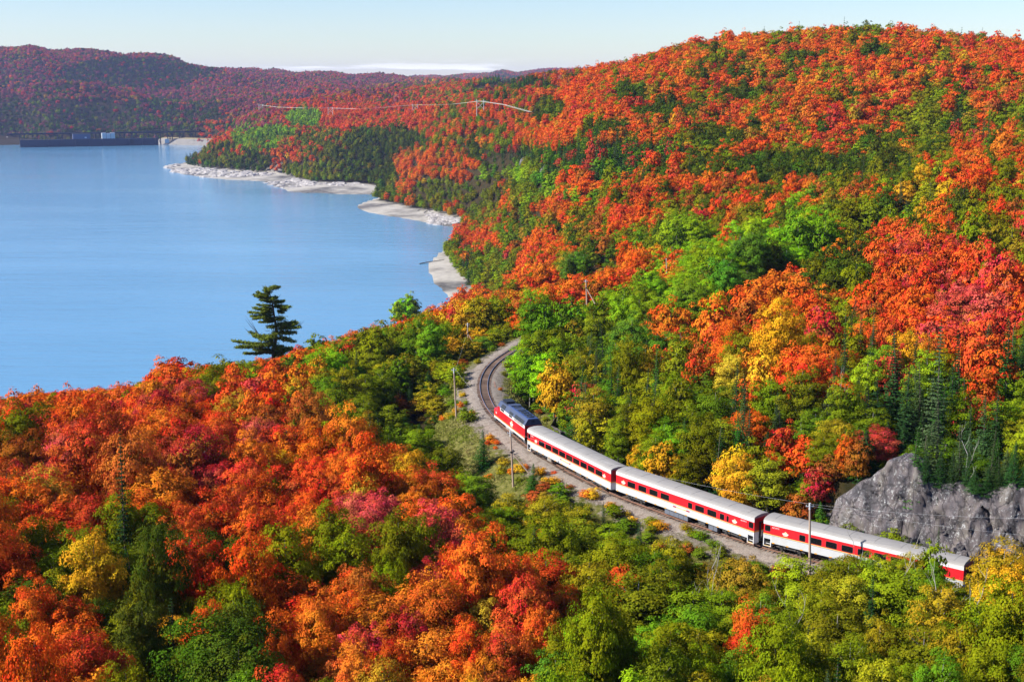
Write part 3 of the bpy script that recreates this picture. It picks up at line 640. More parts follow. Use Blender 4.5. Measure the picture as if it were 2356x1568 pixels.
trees = []      # dict(x,y,z,H,R,name,kind,D,label?)
occ = {}
def put(x, y, z, Ht, R_, name, label=None, kind=None, force=False, variant=None):
    k = kind or PAL[name][1]
    if name in PAL:
        pass
    t = dict(x=x, y=y, z=z, H=Ht, R=R_, name=name, kind=k, D=math.hypot(x, y), label=label, var=variant)
    trees.append(t); occ.setdefault((int(x // 12), int(y // 12)), []).append(t); return t
def crowded(x, y, R_, f_=.62):
    i, j = int(x // 12), int(y // 12)
    for a in (-1, 0, 1):
        for b in (-1, 0, 1):
            for t in occ.get((i + a, j + b), ()):
                if (t['x'] - x) ** 2 + (t['y'] - y) ** 2 < ((t['R'] + R_) * f_) ** 2: return True
    return False
# trees picked out in the photograph: display x, y of the crown's middle, crown width, colour, [height/width ratio]
anchors = [
    (740, 888, 80, 'bright green', 1.35), (933, 706, 76, 'bright green', .95), (1580, 545, 125, 'bright green', 1.1), (1868, 540, 130, 'bright green', 1.2), (1722, 575, 105, 'blue-green', 1.3), (1640, 600, 85, 'bright green', 1.2), (1800, 600, 70, 'blue-green', 1.2),
    (1495, 650, 95, 'bright green', 1.1), (1580, 690, 130, 'green', 1.0), (1450, 715, 100, 'bright green', 1.2), (1240, 735, 100, 'green', 1.5), (1310, 730, 90, 'green', 1.5), (1370, 760, 80, 'olive-green', 1.4), (1265, 800, 110, 'olive-green', 1.2), (1510, 795, 90, 'blue-green', 1.1), (1330, 605, 90, 'blue-green', .9), (1590, 800, 60, 'green', 1.1),
    (1790, 670, 150, 'orange', .7), (1720, 700, 130, 'orange-red', .8), (1850, 720, 150, 'orange-red', .8), (1790, 770, 170, 'orange-red', .7), (1880, 810, 130, 'red', .8), (1690, 740, 100, 'red', .8), (1530, 745, 90, 'orange', .8), (1600, 830, 70, 'orange', .8), (1450, 830, 60, 'orange', .8), (1920, 690, 90, 'orange', .8), (1960, 710, 60, 'golden', 1.2),
    (1275, 880, 80, 'golden', 1.4), (1460, 1045, 42, 'golden', 1.6), (1520, 1055, 80, 'golden', 1.2), (1770, 1095, 95, 'yellow-green', 1.4), (1735, 1110, 50, 'golden', 1.6), (1800, 1010, 75, 'scarlet', 1.2), (1850, 1040, 80, 'red', 1.1), (1880, 1105, 70, 'crimson', 1.2), (1845, 1160, 70, 'rust', 1.0), (1725, 870, 70, 'red', 1.0), (1735, 905, 90, 'orange-red', 1.0), (1605, 960, 50, 'golden', 1.0),
    (2085, 815, 105, 'golden', 1.3), (2230, 710, 150, 'rose', .8), (2180, 770, 120, 'rose', .8), (2330, 745, 110, 'crimson', .9), (2270, 940, 70, 'scarlet', 1.2), (2240, 880, 70, 'red', 1.0), (2150, 850, 60, 'red', 1.0), (2110, 880, 50, 'scarlet', .9), (2040, 670, 70, 'scarlet', 1.1), (2110, 620, 120, 'orange-red', .8), (2200, 600, 120, 'red', .8), (2320, 640, 90, 'orange', .9),
    (1975, 1050, 60, 'rust', 1.5), (1945, 1030, 50, 'orange-red', 1.5),
    (455, 1290, 175, 'dark green', .95), (545, 1300, 150, 'dark green', 1.0), (250, 1300, 140, 'olive', .9), (370, 1350, 110, 'olive', .9), (60, 1390, 170, 'dark green', .9), (310, 1410, 140, 'olive', .9), (430, 1420, 130, 'olive', .8), (530, 1375, 110, 'olive', .8),
    (520, 1520, 330, 'dark green', .7), (400, 1475, 170, 'golden', .7), (150, 1490, 190, 'orange-red', .9), (60, 1545, 190, 'orange-red', .8), (220, 1540, 150, 'red', .9), (210, 1370, 90, 'orange-red', .9), (490, 1420, 60, 'scarlet', 1.3), (590, 1440, 70, 'scarlet', .8),
    (820, 1085, 150, 'scarlet', .9), (930, 1130, 190, 'orange-red', .7), (860, 1190, 190, 'rose', .8), (960, 1215, 150, 'red', .9), (1030, 1210, 110, 'orange', .8), (640, 1120, 140, 'red', .8), (690, 1190, 170, 'red', .8), (640, 1230, 150, 'scarlet', .8), (870, 1280, 170, 'scarlet', .8), (790, 1330, 150, 'orange-red', .8),
    (690, 1400, 190, 'red', .8), (850, 1440, 190, 'orange', .9), (990, 1400, 210, 'orange', .9), (1100, 1320, 150, 'scarlet', .8), (1180, 1340, 120, 'red', .9), (1250, 1330, 140, 'red', 1.0), (1290, 1400, 130, 'orange-red', 1.0), (1110, 1440, 150, 'bronze', 1.0), (980, 1530, 200, 'orange', .8), (1160, 1520, 180, 'orange', .8), (1290, 1530, 120, 'orange', .9), (760, 1530, 180, 'orange-red', .8), (1400, 1475, 80, 'golden', 1.0), (1450, 1530, 80, 'golden', .8), (1250, 1245, 90, 'red', .8), (1190, 1260, 80, 'golden', .8),
    (1745, 1465, 110, 'red', 1.5), (1710, 1540, 80, 'scarlet', 1.0), (1850, 1490, 60, 'orange-red', 1.2),
    (300, 1080, 130, 'orange', .8), (100, 1120, 150, 'scarlet', .8), (330, 1000, 130, 'scarlet', .8), (470, 960, 110, 'red', .8), (540, 910, 120, 'scarlet', .8), (690, 880, 70, 'golden', 1.0), (280, 1010, 90, 'golden', .8), (600, 950, 110, 'orange', .8), (400, 855, 120, 'red', .6), (210, 935, 100, 'scarlet', .7), (130, 1250, 170, 'red', .8), (60, 1170, 130, 'orange-red', .8), (300, 1190, 160, 'orange-red', .7),
    (510, 855, 90, 'olive', .8), (730, 800, 80, 'olive', .8), (850, 790, 100, 'dark green', .9), (980, 770, 100, 'green', 1.2), (920, 850, 60, 'green', 1.4), (880, 880, 80, 'olive-green', 1.1), (1110, 720, 80, 'ochre', 1.2), (1060, 745, 60, 'golden', 1.2),
    (1170, 1170, 90, 'ochre', 1.1), (1250, 1180, 110, 'ochre', .9), (1330, 1190, 90, 'ochre', .9), (1420, 1280, 130, 'olive-green', .9), (1540, 1285, 120, 'ochre', 1.0), (1470, 1380, 170, 'olive-green', .9), (1600, 1400, 150, 'olive-green', .9), (1700, 1340, 120, 'bronze', 1.2), (1830, 1330, 130, 'yellow-green', 1.0), (1950, 1330, 140, 'olive-green', 1.0), (2080, 1370, 150, 'olive-green', 1.0), (2310, 1310, 150, 'ochre', 1.1), (2280, 1420, 150, 'yellow-green', 1.0), (1930, 1450, 170, 'olive-green', .9), (2130, 1500, 170, 'olive-green', .9), (1600, 1500, 150, 'yellow-green', .9), (2310, 1520, 130, 'ochre', .9), (1760, 1400, 130, 'ochre', 1.0),
    (1925, 1318, 90, 'olive-green', 1.1), (1985, 1320, 95, 'olive-green', 1.1), (2045, 1325, 90, 'yellow-green', 1.1), (2100, 1318, 80, 'olive-green', 1.2), (2150, 1268, 80, 'olive-green', 1.4), (2195, 1375, 84, 'olive-green', 1.1), (2262, 1335, 80, 'ochre', 1.0), (2300, 1295, 105, 'ochre', 1.1), (2352, 1268, 100, 'ochre', 1.1), (1880, 1345, 80, 'yellow-green', 1.0), (1800, 1365, 90, 'olive-green', 1.0), (1960, 1225, 60, 'green', 1.0), (1900, 1235, 44, 'green', 1.2), (1345, 1195, 60, 'yellow-green', 1.0), (1630, 1320, 70, 'ochre', 1.0),
    (1030, 1060, 90, 'olive-green', 1.0), (960, 1010, 80, 'olive-green', 1.0), (1100, 1120, 90, 'green', 1.0), (1070, 1180, 80, 'olive-green', 1.0), (900, 960, 80, 'yellow-green', 1.0),
]
for (ax, ay, aw, nme, ratio) in anchors:
    off = 8.0
    for _ in range(3):
        p, D = hit(ax, ay, off); R_ = aw * K / 2 / F * D * 1.08; Ht = np.clip(2 * R_ * ratio * 1.25 + 1.5, 4, 19); off = Ht * .62
    g = float(H(p[0], p[1])[0]); d, s, _ = track_dist(p[0], p[1]); Dp = math.hypot(p[0], p[1]); Ht = atD(ax, ay - aw * ratio * .52, Dp)[2] - g
    if d[0] < 3.0 + R_ * .5 and D < 350: continue
    if Ht < 2.0 or Ht > 24: print('anchor', ax, ay, Ht); continue
    lim_ = 4.5
    if R_ <= lim_: put(p[0], p[1], g, Ht, R_, nme); continue
    n_s = int(min(7, max(3, round((R_ / (lim_ * .72)) ** 2)))); r_s = R_ / math.sqrt(n_s) * 1.18
    for q in range(n_s):
        a_ = q * 2.4 + .5; rd = (R_ - r_s * .75) * math.sqrt((q + .3) / n_s); x_, y_ = p[0] + math.cos(a_) * rd, p[1] + math.sin(a_) * rd * 1.1
        g_ = float(H(x_, y_)[0]); top_ = g + Ht * (1 - .22 * (rd / R_) ** 2 * (1.4 if math.sin(a_) < 0 else .3)) * rng.uniform(.93, 1.03)
        if track_dist(x_, y_)[0][0] < 4.5 + r_s * .5: continue
        put(x_, y_, g_, max(top_ - g_, 3), r_s * rng.uniform(.9, 1.1), nme if rng.uniform() < .8 else {'bright green': 'green', 'green': 'olive-green', 'orange': 'orange-red', 'orange-red': 'orange', 'red': 'orange-red', 'scarlet': 'red', 'dark green': 'olive'}.get(nme, nme))
for k_ in range(0, 420):
    i_ = int(rng.integers(0, len(cl)));
    if not 36 < cl[i_][0] < 100: continue
    o_ = rng.uniform(11.2, 17); x_, y_ = cl[i_] + nm[i_] * o_; g_ = float(H(x_, y_)[0]); dx_, _y = project(x_, y_, g_)
    if dx_ > 2420: continue
    nme = ['grey-green', 'dark', 'olive-green', 'ochre', 'green', 'fresh green'][int(rng.integers(6))]; kd = PAL[nme][1]
    if dx_ < 2085: Ht, R_ = rng.uniform(1.6, 3.0), rng.uniform(1.0, 1.6)
    else: Ht = rng.uniform(5, 11); R_ = rng.uniform(1.3, 2.0) if kd == 'spruce' else rng.uniform(1.7, 2.6)
    if 1990 < dx_ < 2085 and o_ < 14: continue
    if crowded(x_, y_, R_, .6): continue
    put(x_, y_, g_, Ht, R_, nme)
for (dx_, ty_, R_, nme, of_) in ((1905, 1292, 1.7, 'olive-green', -8), (1930, 1272, 1.9, 'olive-green', -9), (1962, 1266, 2.0, 'ochre', -8), (1998, 1262, 1.9, 'olive-green', -7.5), (2030, 1268, 2.1, 'yellow-green', -9), (2066, 1262, 2.0, 'olive-green', -7.5), (2100, 1252, 2.1, 'ochre', -8), (2128, 1250, 1.7, 'olive-green', -7), (2150, 1215, 1.7, 'olive-green', -7.5), (2182, 1312, 1.5, 'olive-green', -8), (2212, 1332, 1.6, 'ochre', -9), (2275, 1268, 2.0, 'ochre', -8), (2300, 1243, 2.8, 'golden', -9), (2345, 1240, 2.8, 'ochre', -8), (1840, 1318, 1.8, 'olive-green', -10), (1790, 1330, 1.8, 'yellow-green', -11), (1745, 1318, 1.7, 'bronze', -11)):
    i_ = min(range(len(cl)), key=lambda q: abs(project(cl[q][0] + nm[q][0] * of_, cl[q][1] + nm[q][1] * of_, 74)[0] - dx_) + (0 if cl[q][0] > 20 else 9e3)); x_, y_ = cl[i_] + nm[i_] * of_
    g_ = float(H(x_, y_)[0]); tz = atD(dx_, ty_, math.hypot(x_, y_))[2]; put(x_, y_, g_, max(tz - g_, 2.2), R_, nme)
for (dx_, Ht, R_, nme) in ((1905, 3.6, 1.4, 'fresh green'), (1925, 2.6, 1.2, 'green'), (1950, 4.2, 1.5, 'olive-green'), (2045, 4.6, 1.9, 'olive-green'), (2070, 3.2, 1.6, 'green'), (2105, 3.0, 1.4, 'dark green'), (2155, 5.6, .9, 'dark'), (2180, 3.0, 1.3, 'ochre')):
    i_ = min(range(len(cl)), key=lambda q: abs(project(cl[q][0] + nm[q][0] * 6.6, cl[q][1] + nm[q][1] * 6.6, 72)[0] - dx_) + (0 if cl[q][0] > 30 else 9e3)); x_, y_ = cl[i_] + nm[i_] * 6.6
    put(x_, y_, float(H(x_, y_)[0]), Ht, R_, nme)
for (dx_, of_, Ht, R_, nme) in ((1885, 9, 3.5, 1.7, 'green'), (1905, 12, 5.0, 2.1, 'rust'), (1925, 14.5, 6.0, 2.3, 'olive-green'), (1945, 17, 6.5, 2.4, 'bronze'), (1890, 15, 6.5, 2.4, 'olive-green'), (1965, 19, 6.5, 2.2, 'green'), (1915, 19, 7.0, 2.5, 'ochre'), (1860, 11, 5.5, 2.2, 'olive-green')):
    i_ = min(range(len(cl)), key=lambda q: abs(project(cl[q][0] + nm[q][0] * of_, cl[q][1] + nm[q][1] * of_, 74)[0] - dx_) + (0 if cl[q][0] > 20 else 9e3)); x_, y_ = cl[i_] + nm[i_] * of_
    put(x_, y_, float(H(x_, y_)[0]), Ht, R_, nme)
# spruces picked out: foot x, foot y, top y, width (display px)
sp_list = [(2290, 110, 76, 24, 'dark'), (2278, 112, 92, 16, 'dark'), (2170, 98, 84, 12, 'dark'), (2085, 84, 66, 10, 'dark'), (1950, 520, 470, 22, 'dark'), (2050, 450, 400, 20, 'dark'), (2210, 320, 235, 34, 'dark'), (2095, 500, 450, 40, 'dark'), (1235, 330, 280, 14, 'dark'), (1120, 350, 318, 12, 'dark'), (2310, 690, 600, 30, 'grey-green'), (2080, 760, 650, 30, 'grey-green'), (2030, 800, 720, 34, 'dark'), (1345, 1030, 835, 95, 'fresh green'), (1682, 965, 830, 62, 'dark'), (1110, 1085, 985, 46, 'dark'), (1226, 1120, 1062, 34, 'fresh green'), (1470, 1290, 1195, 34, 'dark'), (1572, 1090, 960, 52, 'fresh green'), (1293, 1120, 1098, 24, 'dark'), (1228, 1230, 1160, 30, 'dark'), (1800, 960, 855, 40, 'dark'),
           (1940, 960, 840, 34, 'grey-green'), (2000, 900, 760, 40, 'grey-green'), (2150, 880, 750, 60, 'grey-green'), (2270, 900, 740, 60, 'grey-green'), (2195, 1020, 830, 46, 'dark'), (2155, 1120, 905, 60, 'grey-green'), (2120, 1000, 880, 40, 'dark'), (2225, 1110, 980, 40, 'grey-green'), (2330, 900, 770, 40, 'dark'), (2060, 980, 870, 40, 'dark'),
           (2155, 1225, 1140, 28, 'dark'), (1938, 1290, 1180, 32, 'dark'), (1988, 1270, 1215, 20, 'fresh green'), (1890, 1215, 1150, 40, 'fresh green'), (1560, 700, 640, 24, 'dark'), (1080, 640, 575, 20, 'dark'), (1140, 640, 580, 24, 'dark'), (1850, 1568, 1430, 46, 'dark'), (1800, 1568, 1450, 36, 'dark'), (2050, 1560, 1450, 40, 'dark'), (1390, 1240, 1150, 28, 'dark'), (970, 950, 880, 22, 'dark'), (945, 930, 870, 22, 'dark')]
for (ax, fy, ty, aw, nme) in sp_list:
    p, D = hit(ax, (fy + ty) / 2, max(3.0, (fy - ty) * K / F * 200 * .5)); Ht = (fy - ty) * K / F * D * 1.03 + .5; R_ = aw * K / 2 / F * D * 1.3
    g = float(H(p[0], p[1])[0]); d, s, _ = track_dist(p[0], p[1])
    if d[0] < 3.2: continue
    zt = atD(ax, ty, D)[2]; Ht = max(zt - g, 2.0) if zt - g < Ht * 1.5 else Ht
    put(p[0], p[1], g, Ht, R_, nme)

# visibility of the ground from the viewpoint, so that nothing is planted where the photograph shows nothing
ang = (GH + 8.0 - CZ) / RR; cmx = np.maximum.accumulate(ang, axis=0)
cmx = np.vstack([np.full((3, nth), -9), cmx[:-3]])
def seen(x, y, z, margin=.006):
    a = np.interp(np.log(np.hypot(x, y)), lrr, np.arange(len(rr))).astype(int); b = np.clip(np.round(np.interp(np.arctan2(x, y), th, np.arange(len(th)))).astype(int), 0, nth - 1)
    return (z + 13 - CZ) / np.hypot(x, y) > cmx[a, b] - margin
zones = [(78, 350, 4.1, 27), (350, 1250, 5.0, 24.5), (1250, 3000, 7.6, 24), (3000, 10500, 14.5, 24)]
clear_px = [(600, 250), (900, 243), (1215, 250)]
for (r0, r1, s, amax) in zones:
    am = math.radians(amax); X, Y = np.meshgrid(np.arange(-r1 * math.sin(am), r1 * math.sin(am), s), np.arange(r0 * math.cos(am), r1, s * .88))
    X = X + (np.arange(X.shape[0]) % 2)[:, None] * s * .5
    X = (X + rng.uniform(-.36, .36, X.shape) * s).ravel(); Y = (Y + rng.uniform(-.36, .36, Y.shape) * s).ravel()
    r = np.hypot(X, Y); k = (r >= r0) & (r < r1) & (np.abs(np.arctan2(X, Y)) < am); X, Y, r = X[k], Y[k], r[k]
    Z = H(X, Y); k = (Z > .35) & seen(X, Y, Z); X, Y, Z, r = X[k], Y[k], Z[k], r[k]
    k = ~in_poly(X, Y, lake)
    if r0 > 2500: k &= ~((r < 3068) & (X < -640) & (X > -1300) & (Z < 12))
    for b in beaches: k &= ~in_poly(X, Y, b)
    if r0 > 2500: k &= ~((r < 3068) & (X > -1250) & (X < -680) & (Z < 12))
    X, Y, Z, r = X[k], Y[k], Z[k], r[k]
    dk = np.full(len(X), 1e3); sk = np.zeros(len(X)); ok = np.zeros(len(X), bool)
    pw_ = np.full(len(X), 99.0)
    if r0 < 400: dk, sk, _ = track_dist(X, Y); ok = in_poly(X, Y, open_w); pw_ = poly_dist(X, Y, open_w)
    DX, DY = project(X, Y, Z + 8)
    order = rng.permutation(len(X))
    for i in order:
        nme = stand(DX[i], DY[i], X[i], Y[i]); kd = PAL[nme][1]
        if kd == 'maple': R_ = rng.uniform(2.9, 4.9); Ht = R_ * rng.uniform(2.0, 2.5) + 3.0
        elif kd == 'birch': R_ = rng.uniform(2.2, 3.6); Ht = R_ * 2.6 + rng.uniform(1, 4)
        elif kd == 'aspen': R_ = rng.uniform(2.9, 4.2); Ht = R_ * 2.9 + rng.uniform(1, 3)
        else: R_ = rng.uniform(1.5, 2.7); Ht = rng.uniform(9, 17)
        Ht *= rng.choice([.8, .95, 1.05, 1.25], p=[.2, .4, .28, .12])
        if r0 > 2900: R_ *= 1.25
        if r0 < 1300 and kd == 'maple': R_ *= .86
        if r[i] < 155: q_ = .62 + .38 * (r[i] - 90) / 65; R_ *= max(q_, .6); Ht = Ht * (.75 + .25 * q_)
        if r0 < 400:
            if ok[i] or dk[i] < 4.2 + R_ * .8: continue
            if sk[i] > 0 and X[i] > 40 and sk[i] < 11.5: continue
            if sk[i] < 0 and pw_[i] < 11: Ht = min(Ht, 4.5 + .35 * pw_[i]); R_ = min(R_, 2.6)
            if crowded(X[i], Y[i], R_, .46): continue
            if sk[i] > 0 and dk[i] < 22: Ht = (min(Ht * 1.15, 9.0 + dk[i] * .35) if X[i] < 35 else min(Ht, 7.0))
            Ht = limit_height(X[i], Y[i], Z[i], Ht, R_)
            if Ht < 1.6: continue
            if Ht < 2 * R_ * .8: R_ = max(Ht * .5, 1.0)
        elif r0 < 1300:
            if crowded(X[i], Y[i], R_, .44): continue
            if r[i] > 700: Ht = hill_height(X[i], Y[i], Z[i], Ht)
            if Ht < 4: continue
            if r[i] < 520: Ht = max(limit_height(X[i], Y[i], Z[i], Ht, R_), 2.5)
        if 2050 < r[i] < 2500 and 1090 < DX[i] < 1200 and Y[i] > 0 and DY[i] < 262: continue
        put(X[i], Y[i], Z[i], Ht, R_, nme)
print('trees', len(trees))

# ------------------------------------------------------------------ individual trees, largest first; the rest as forests
by = {}
for t in trees:
    dx, dy = project(t['x'], t['y'], t['z'] + t['H'] * .6); t['dx'], t['dy'] = dx, dy
    t['big'] = t['R'] / t['D']; t['inview'] = -60 < dx < 2420 and dy < 1680
    by.setdefault(t['kind'], []).append(t)
CAP = {'maple': 290, 'birch': 290, 'aspen': 200, 'spruce': 250}
marks = [('the larger crag on the mid slope', 1215, 382), ('the far short pole', 1349, 668), ('the white forked trunk', 1722, 610), ('the far end of the bend', 1190, 780), ('the thin far pole', 1533, 605), ('the tall golden maple above the rock', 2085, 815), ('the dip at the right of the hilltop', 2250, 105), ('the cove beach', 930, 495), ('the lone pine', 645, 740), ('the locomotive', 1190, 960), ('the first coach', 1310, 1060), ('the middle coach', 1580, 1160), ('the rear coach', 1950, 1240), ('the rock face', 2150, 1150), ('the bare sand spit', 1030, 640), ('the bend of the track', 1130, 830),
         ('the bottom left corner', 0, 1568), ('the bottom right corner', 2356, 1568), ('the left edge skyline of trees', 60, 900), ('the tall bright green aspens', 1700, 560), ('the tall pole by the rear coach', 1863, 1220), ('the pole by the first coach', 1180, 1060), ('the hilltop', 1900, 70),
         ('the middle of the bottom edge', 1178, 1568), ('the dark green maples', 500, 1290), ('the middle of the right edge', 2356, 800), ('the cove', 900, 500), ('the big orange maples', 1800, 740), ('the steep bank', 1050, 1000), ('the left edge', 0, 1230), ('the lower slope', 800, 1300), ('the upper right slope', 2250, 500), ('the scarlet maples', 880, 1150), ('the gully', 960, 900), ('the birch thicket', 1650, 1400), ('the tall spruces', 2180, 930)]
DIRS = ['right of', 'lower right of', 'below', 'lower left of', 'left of', 'upper left of', 'above', 'upper right of']
ORD = ['nearest', 'second', 'third', 'fourth', 'fifth', 'sixth', 'seventh', 'eighth', 'ninth', 'tenth', 'eleventh', 'twelfth', 'thirteenth', 'fourteenth', 'fifteenth', 'sixteenth', 'seventeenth', 'eighteenth', 'nineteenth', 'twentieth', 'twenty-first', 'twenty-second', 'twenty-third', 'twenty-fourth', 'twenty-fifth', 'twenty-sixth', 'twenty-seventh', 'twenty-eighth', 'twenty-ninth', 'thirtieth', 'thirty-first', 'thirty-second', 'thirty-third', 'thirty-fourth', 'thirty-fifth']
singles = []; rest = []
for kd, L in by.items():
    L.sort(key=lambda t: -(t['big'] if t['inview'] else 0))
    cnt = 0
    for t in L:
        if cnt < CAP[kd] and t['inview'] and t['D'] < 640: singles.append(t); cnt += 1
        else: rest.append(t)
used = {}
KN = {'maple': 'maple', 'birch': 'birch', 'aspen': 'aspen', 'spruce': 'spruce'}
def size_word(t):
    w_ = t['R'] * 2
    if t['kind'] == 'spruce': return 'tall slim' if t['H'] > 11 and t['R'] < 1.9 else ('broad' if t['R'] > 2.0 else ('small' if t['H'] < 7 else 'pointed'))
    return 'broad-crowned' if w_ > 9.5 else ('low' if t['H'] < 6.5 else ('narrow' if w_ < 6 else 'rounded'))
keyed = {}
for t in singles:
    m_ = min(range(len(marks)), key=lambda i: (marks[i][1] - t['dx']) ** 2 + (marks[i][2] - t['dy']) ** 2); ddx = t['dx'] - marks[m_][1]; ddy = t['dy'] - marks[m_][2]
    o8 = int(round(math.atan2(ddy, ddx) / (PI / 4))) % 8; t['far'] = math.hypot(ddx, ddy)
    keyed.setdefault((size_word(t), t['name'], t['kind'], m_, o8), []).append(t)
for (sw, nme, kd, m_, o8), L in keyed.items():
    L.sort(key=lambda t: t['far'])
    for i, t in enumerate(L):
        od = '' if len(L) == 1 else (ORD[min(i, 34)] + ' ')
        t['label'] = '%s%s %s %s %s %s' % (od, sw, nme, KN[kd], DIRS[o8], marks[m_][0])
        if len(L) > 1 and i > 0: t['label'] += ', counting outwards' if len(t['label'].split()) < 15 else ''
print('max count', max(len(L) for L in keyed.values()))
PROT = {'maple': MAPLE, 'birch': BIRCH, 'aspen': ASPEN, 'spruce': SPRUCE}
GRP = {'maple': 'maples of the near slopes', 'birch': 'birches of the near slopes', 'aspen': 'tall green aspens', 'spruce': 'spruces of the near slopes'}
def single_tree(t):
    cm_, tm_, h0, r0 = PROT[t['kind']][rng.integers(len(PROT[t['kind']]))]
    sx = t['R'] / r0 * rng.uniform(.95, 1.08); sz = t['H'] / h0
    e = empty(t['kind'] + '_tree', (t['x'], t['y'], t['z'] - .15), rng.uniform(0, 6.28)); e.scale = (sx, sx, sz)
    e.rotation_euler[0] = rng.normal() * .03; e.rotation_euler[1] = rng.normal() * .03
    tag(e, t['label'], 'tree', GRP[t['kind']])
    a = link('trunk', tm_, e); b = link('crown', cm_, e); b.color = (*jitter(PAL[t['name']][0]), 1)
for t in singles: single_tree(t)
def forest(name, L, col, npro, label=None):
    if not L: return
    v = np.array([(t['x'], t['y'], t['z'] - .2) for t in L], dtype=np.float32)
    me = bpy.data.meshes.new(name); me.vertices.add(len(v)); me.vertices.foreach_set('co', v.ravel())
    base = {'maple': (12.3, 4.9), 'birch': (10.8, 3.1), 'aspen': (10.8, 3.1), 'spruce': (13.5, 2.3)}
    def attr(nm2, ty, fld, arr): a = me.attributes.new(nm2, ty, 'POINT'); a.data.foreach_set(fld, np.asarray(arr).ravel())
    attr('scl', 'FLOAT_VECTOR', 'vector', np.array([(t['R'] / base[t['kind']][1], t['R'] / base[t['kind']][1], t['H'] / base[t['kind']][0]) for t in L], dtype=np.float32))
    attr('rot', 'FLOAT_VECTOR', 'vector', np.c_[rng.normal(size=len(L)) * .04, rng.normal(size=len(L)) * .04, rng.uniform(0, 6.28, len(L))].astype(np.float32))
    attr('pick', 'INT', 'value', rng.integers(0, npro, len(L)).astype(np.int32))
    attr('tint', 'FLOAT_VECTOR', 'vector', np.array([jitter(PAL[t['name']][0]) for t in L], dtype=np.float32))
    o = link(name, me)
    ng = bpy.data.node_groups.new('scatter_' + name, 'GeometryNodeTree')
    ng.interface.new_socket('Geometry', in_out='INPUT', socket_type='NodeSocketGeometry'); ng.interface.new_socket('Geometry', in_out='OUTPUT', socket_type='NodeSocketGeometry')
    gi = ng.nodes.new('NodeGroupInput'); go = ng.nodes.new('NodeGroupOutput'); ip = ng.nodes.new('GeometryNodeInstanceOnPoints'); ci = ng.nodes.new('GeometryNodeCollectionInfo')
    ci.inputs['Collection'].default_value = col; ci.inputs['Separate Children'].default_value = True; ci.inputs['Reset Children'].default_value = True
    def na(nm2, ty): a = ng.nodes.new('GeometryNodeInputNamedAttribute'); a.data_type = ty; a.inputs['Name'].default_value = nm2; return a.outputs['Attribute']
    L2 = ng.links
    L2.new(gi.outputs[0], ip.inputs['Points']); L2.new(ci.outputs[0], ip.inputs['Instance']); ip.inputs['Pick Instance'].default_value = True
    L2.new(na('pick', 'INT'), ip.inputs['Instance Index']); L2.new(na('scl', 'FLOAT_VECTOR'), ip.inputs['Scale'])
    er = ng.nodes.new('FunctionNodeEulerToRotation'); L2.new(na('rot', 'FLOAT_VECTOR'), er.inputs[0]); L2.new(er.outputs[0], ip.inputs['Rotation'])
    L2.new(ip.outputs[0], go.inputs[0])
    md = o.modifiers.new('scatter', 'NODES'); md.node_group = ng
    tag(o, kind='stuff'); return o
lodn = {1: 'near', 2: 'middle', 3: 'far'}
groups = {}
for t in rest:
    kd = 'birch' if t['kind'] == 'aspen' else t['kind']
    lod = 1 if t['D'] < 620 else (2 if t['D'] < 1900 else 3)
    groups.setdefault((kd, lod), []).append(t)
for (kd, lod), L in groups.items():
    nmf = {'maple': 'maple_woods', 'birch': 'birch_woods', 'spruce': 'spruce_woods'}[kd]
    forest(nmf, L, PC[(kd, lod)], PN[kd])
# undergrowth: low brush nobody could count, between the trunks
ux, uy = [], []
for (r0, r1, s) in ((80, 350, 2.6), (350, 900, 4.2)):
    X, Y = np.meshgrid(np.arange(-r1 * .46, r1 * .46, s), np.arange(r0 * .88, r1, s)); X = (X + rng.uniform(-.5, .5, X.shape) * s).ravel(); Y = (Y + rng.uniform(-.5, .5, Y.shape) * s).ravel(); r = np.hypot(X, Y)
    Z = H(X, Y); k = (r >= r0) & (r < r1) & (Z > .5) & seen(X, Y, Z, -.004) & ~in_poly(X, Y, open_w)
    for b in beaches: k &= ~in_poly(X, Y, b)
    X, Y = X[k], Y[k]; d_, s_, _ = track_dist(X, Y); k = (d_ > 5.5) & ~((s_ > 0) & (s_ < 12) & (X > 39)); ux.append(X[k]); uy.append(Y[k])
ux, uy = np.concatenate(ux), np.concatenate(uy); uz = H(ux, uy)
nmu = ['dark green', 'olive', 'green', 'olive-green', 'rust', 'bronze', 'green']
UL = [dict(x=a, y=b, z=c_, H=q * 1.5, R=q, kind='birch', name=nmu[i_ % 7]) for i_, (a, b, c_, q) in enumerate(zip(ux, uy, uz, rng.uniform(.8, 1.7, len(ux))))]
forest('undergrowth', UL, PC[('birch', 2)], PN['birch'])
print('under', len(UL))
print('single', len(singles), {k: len(v) for k, v in groups.items()})
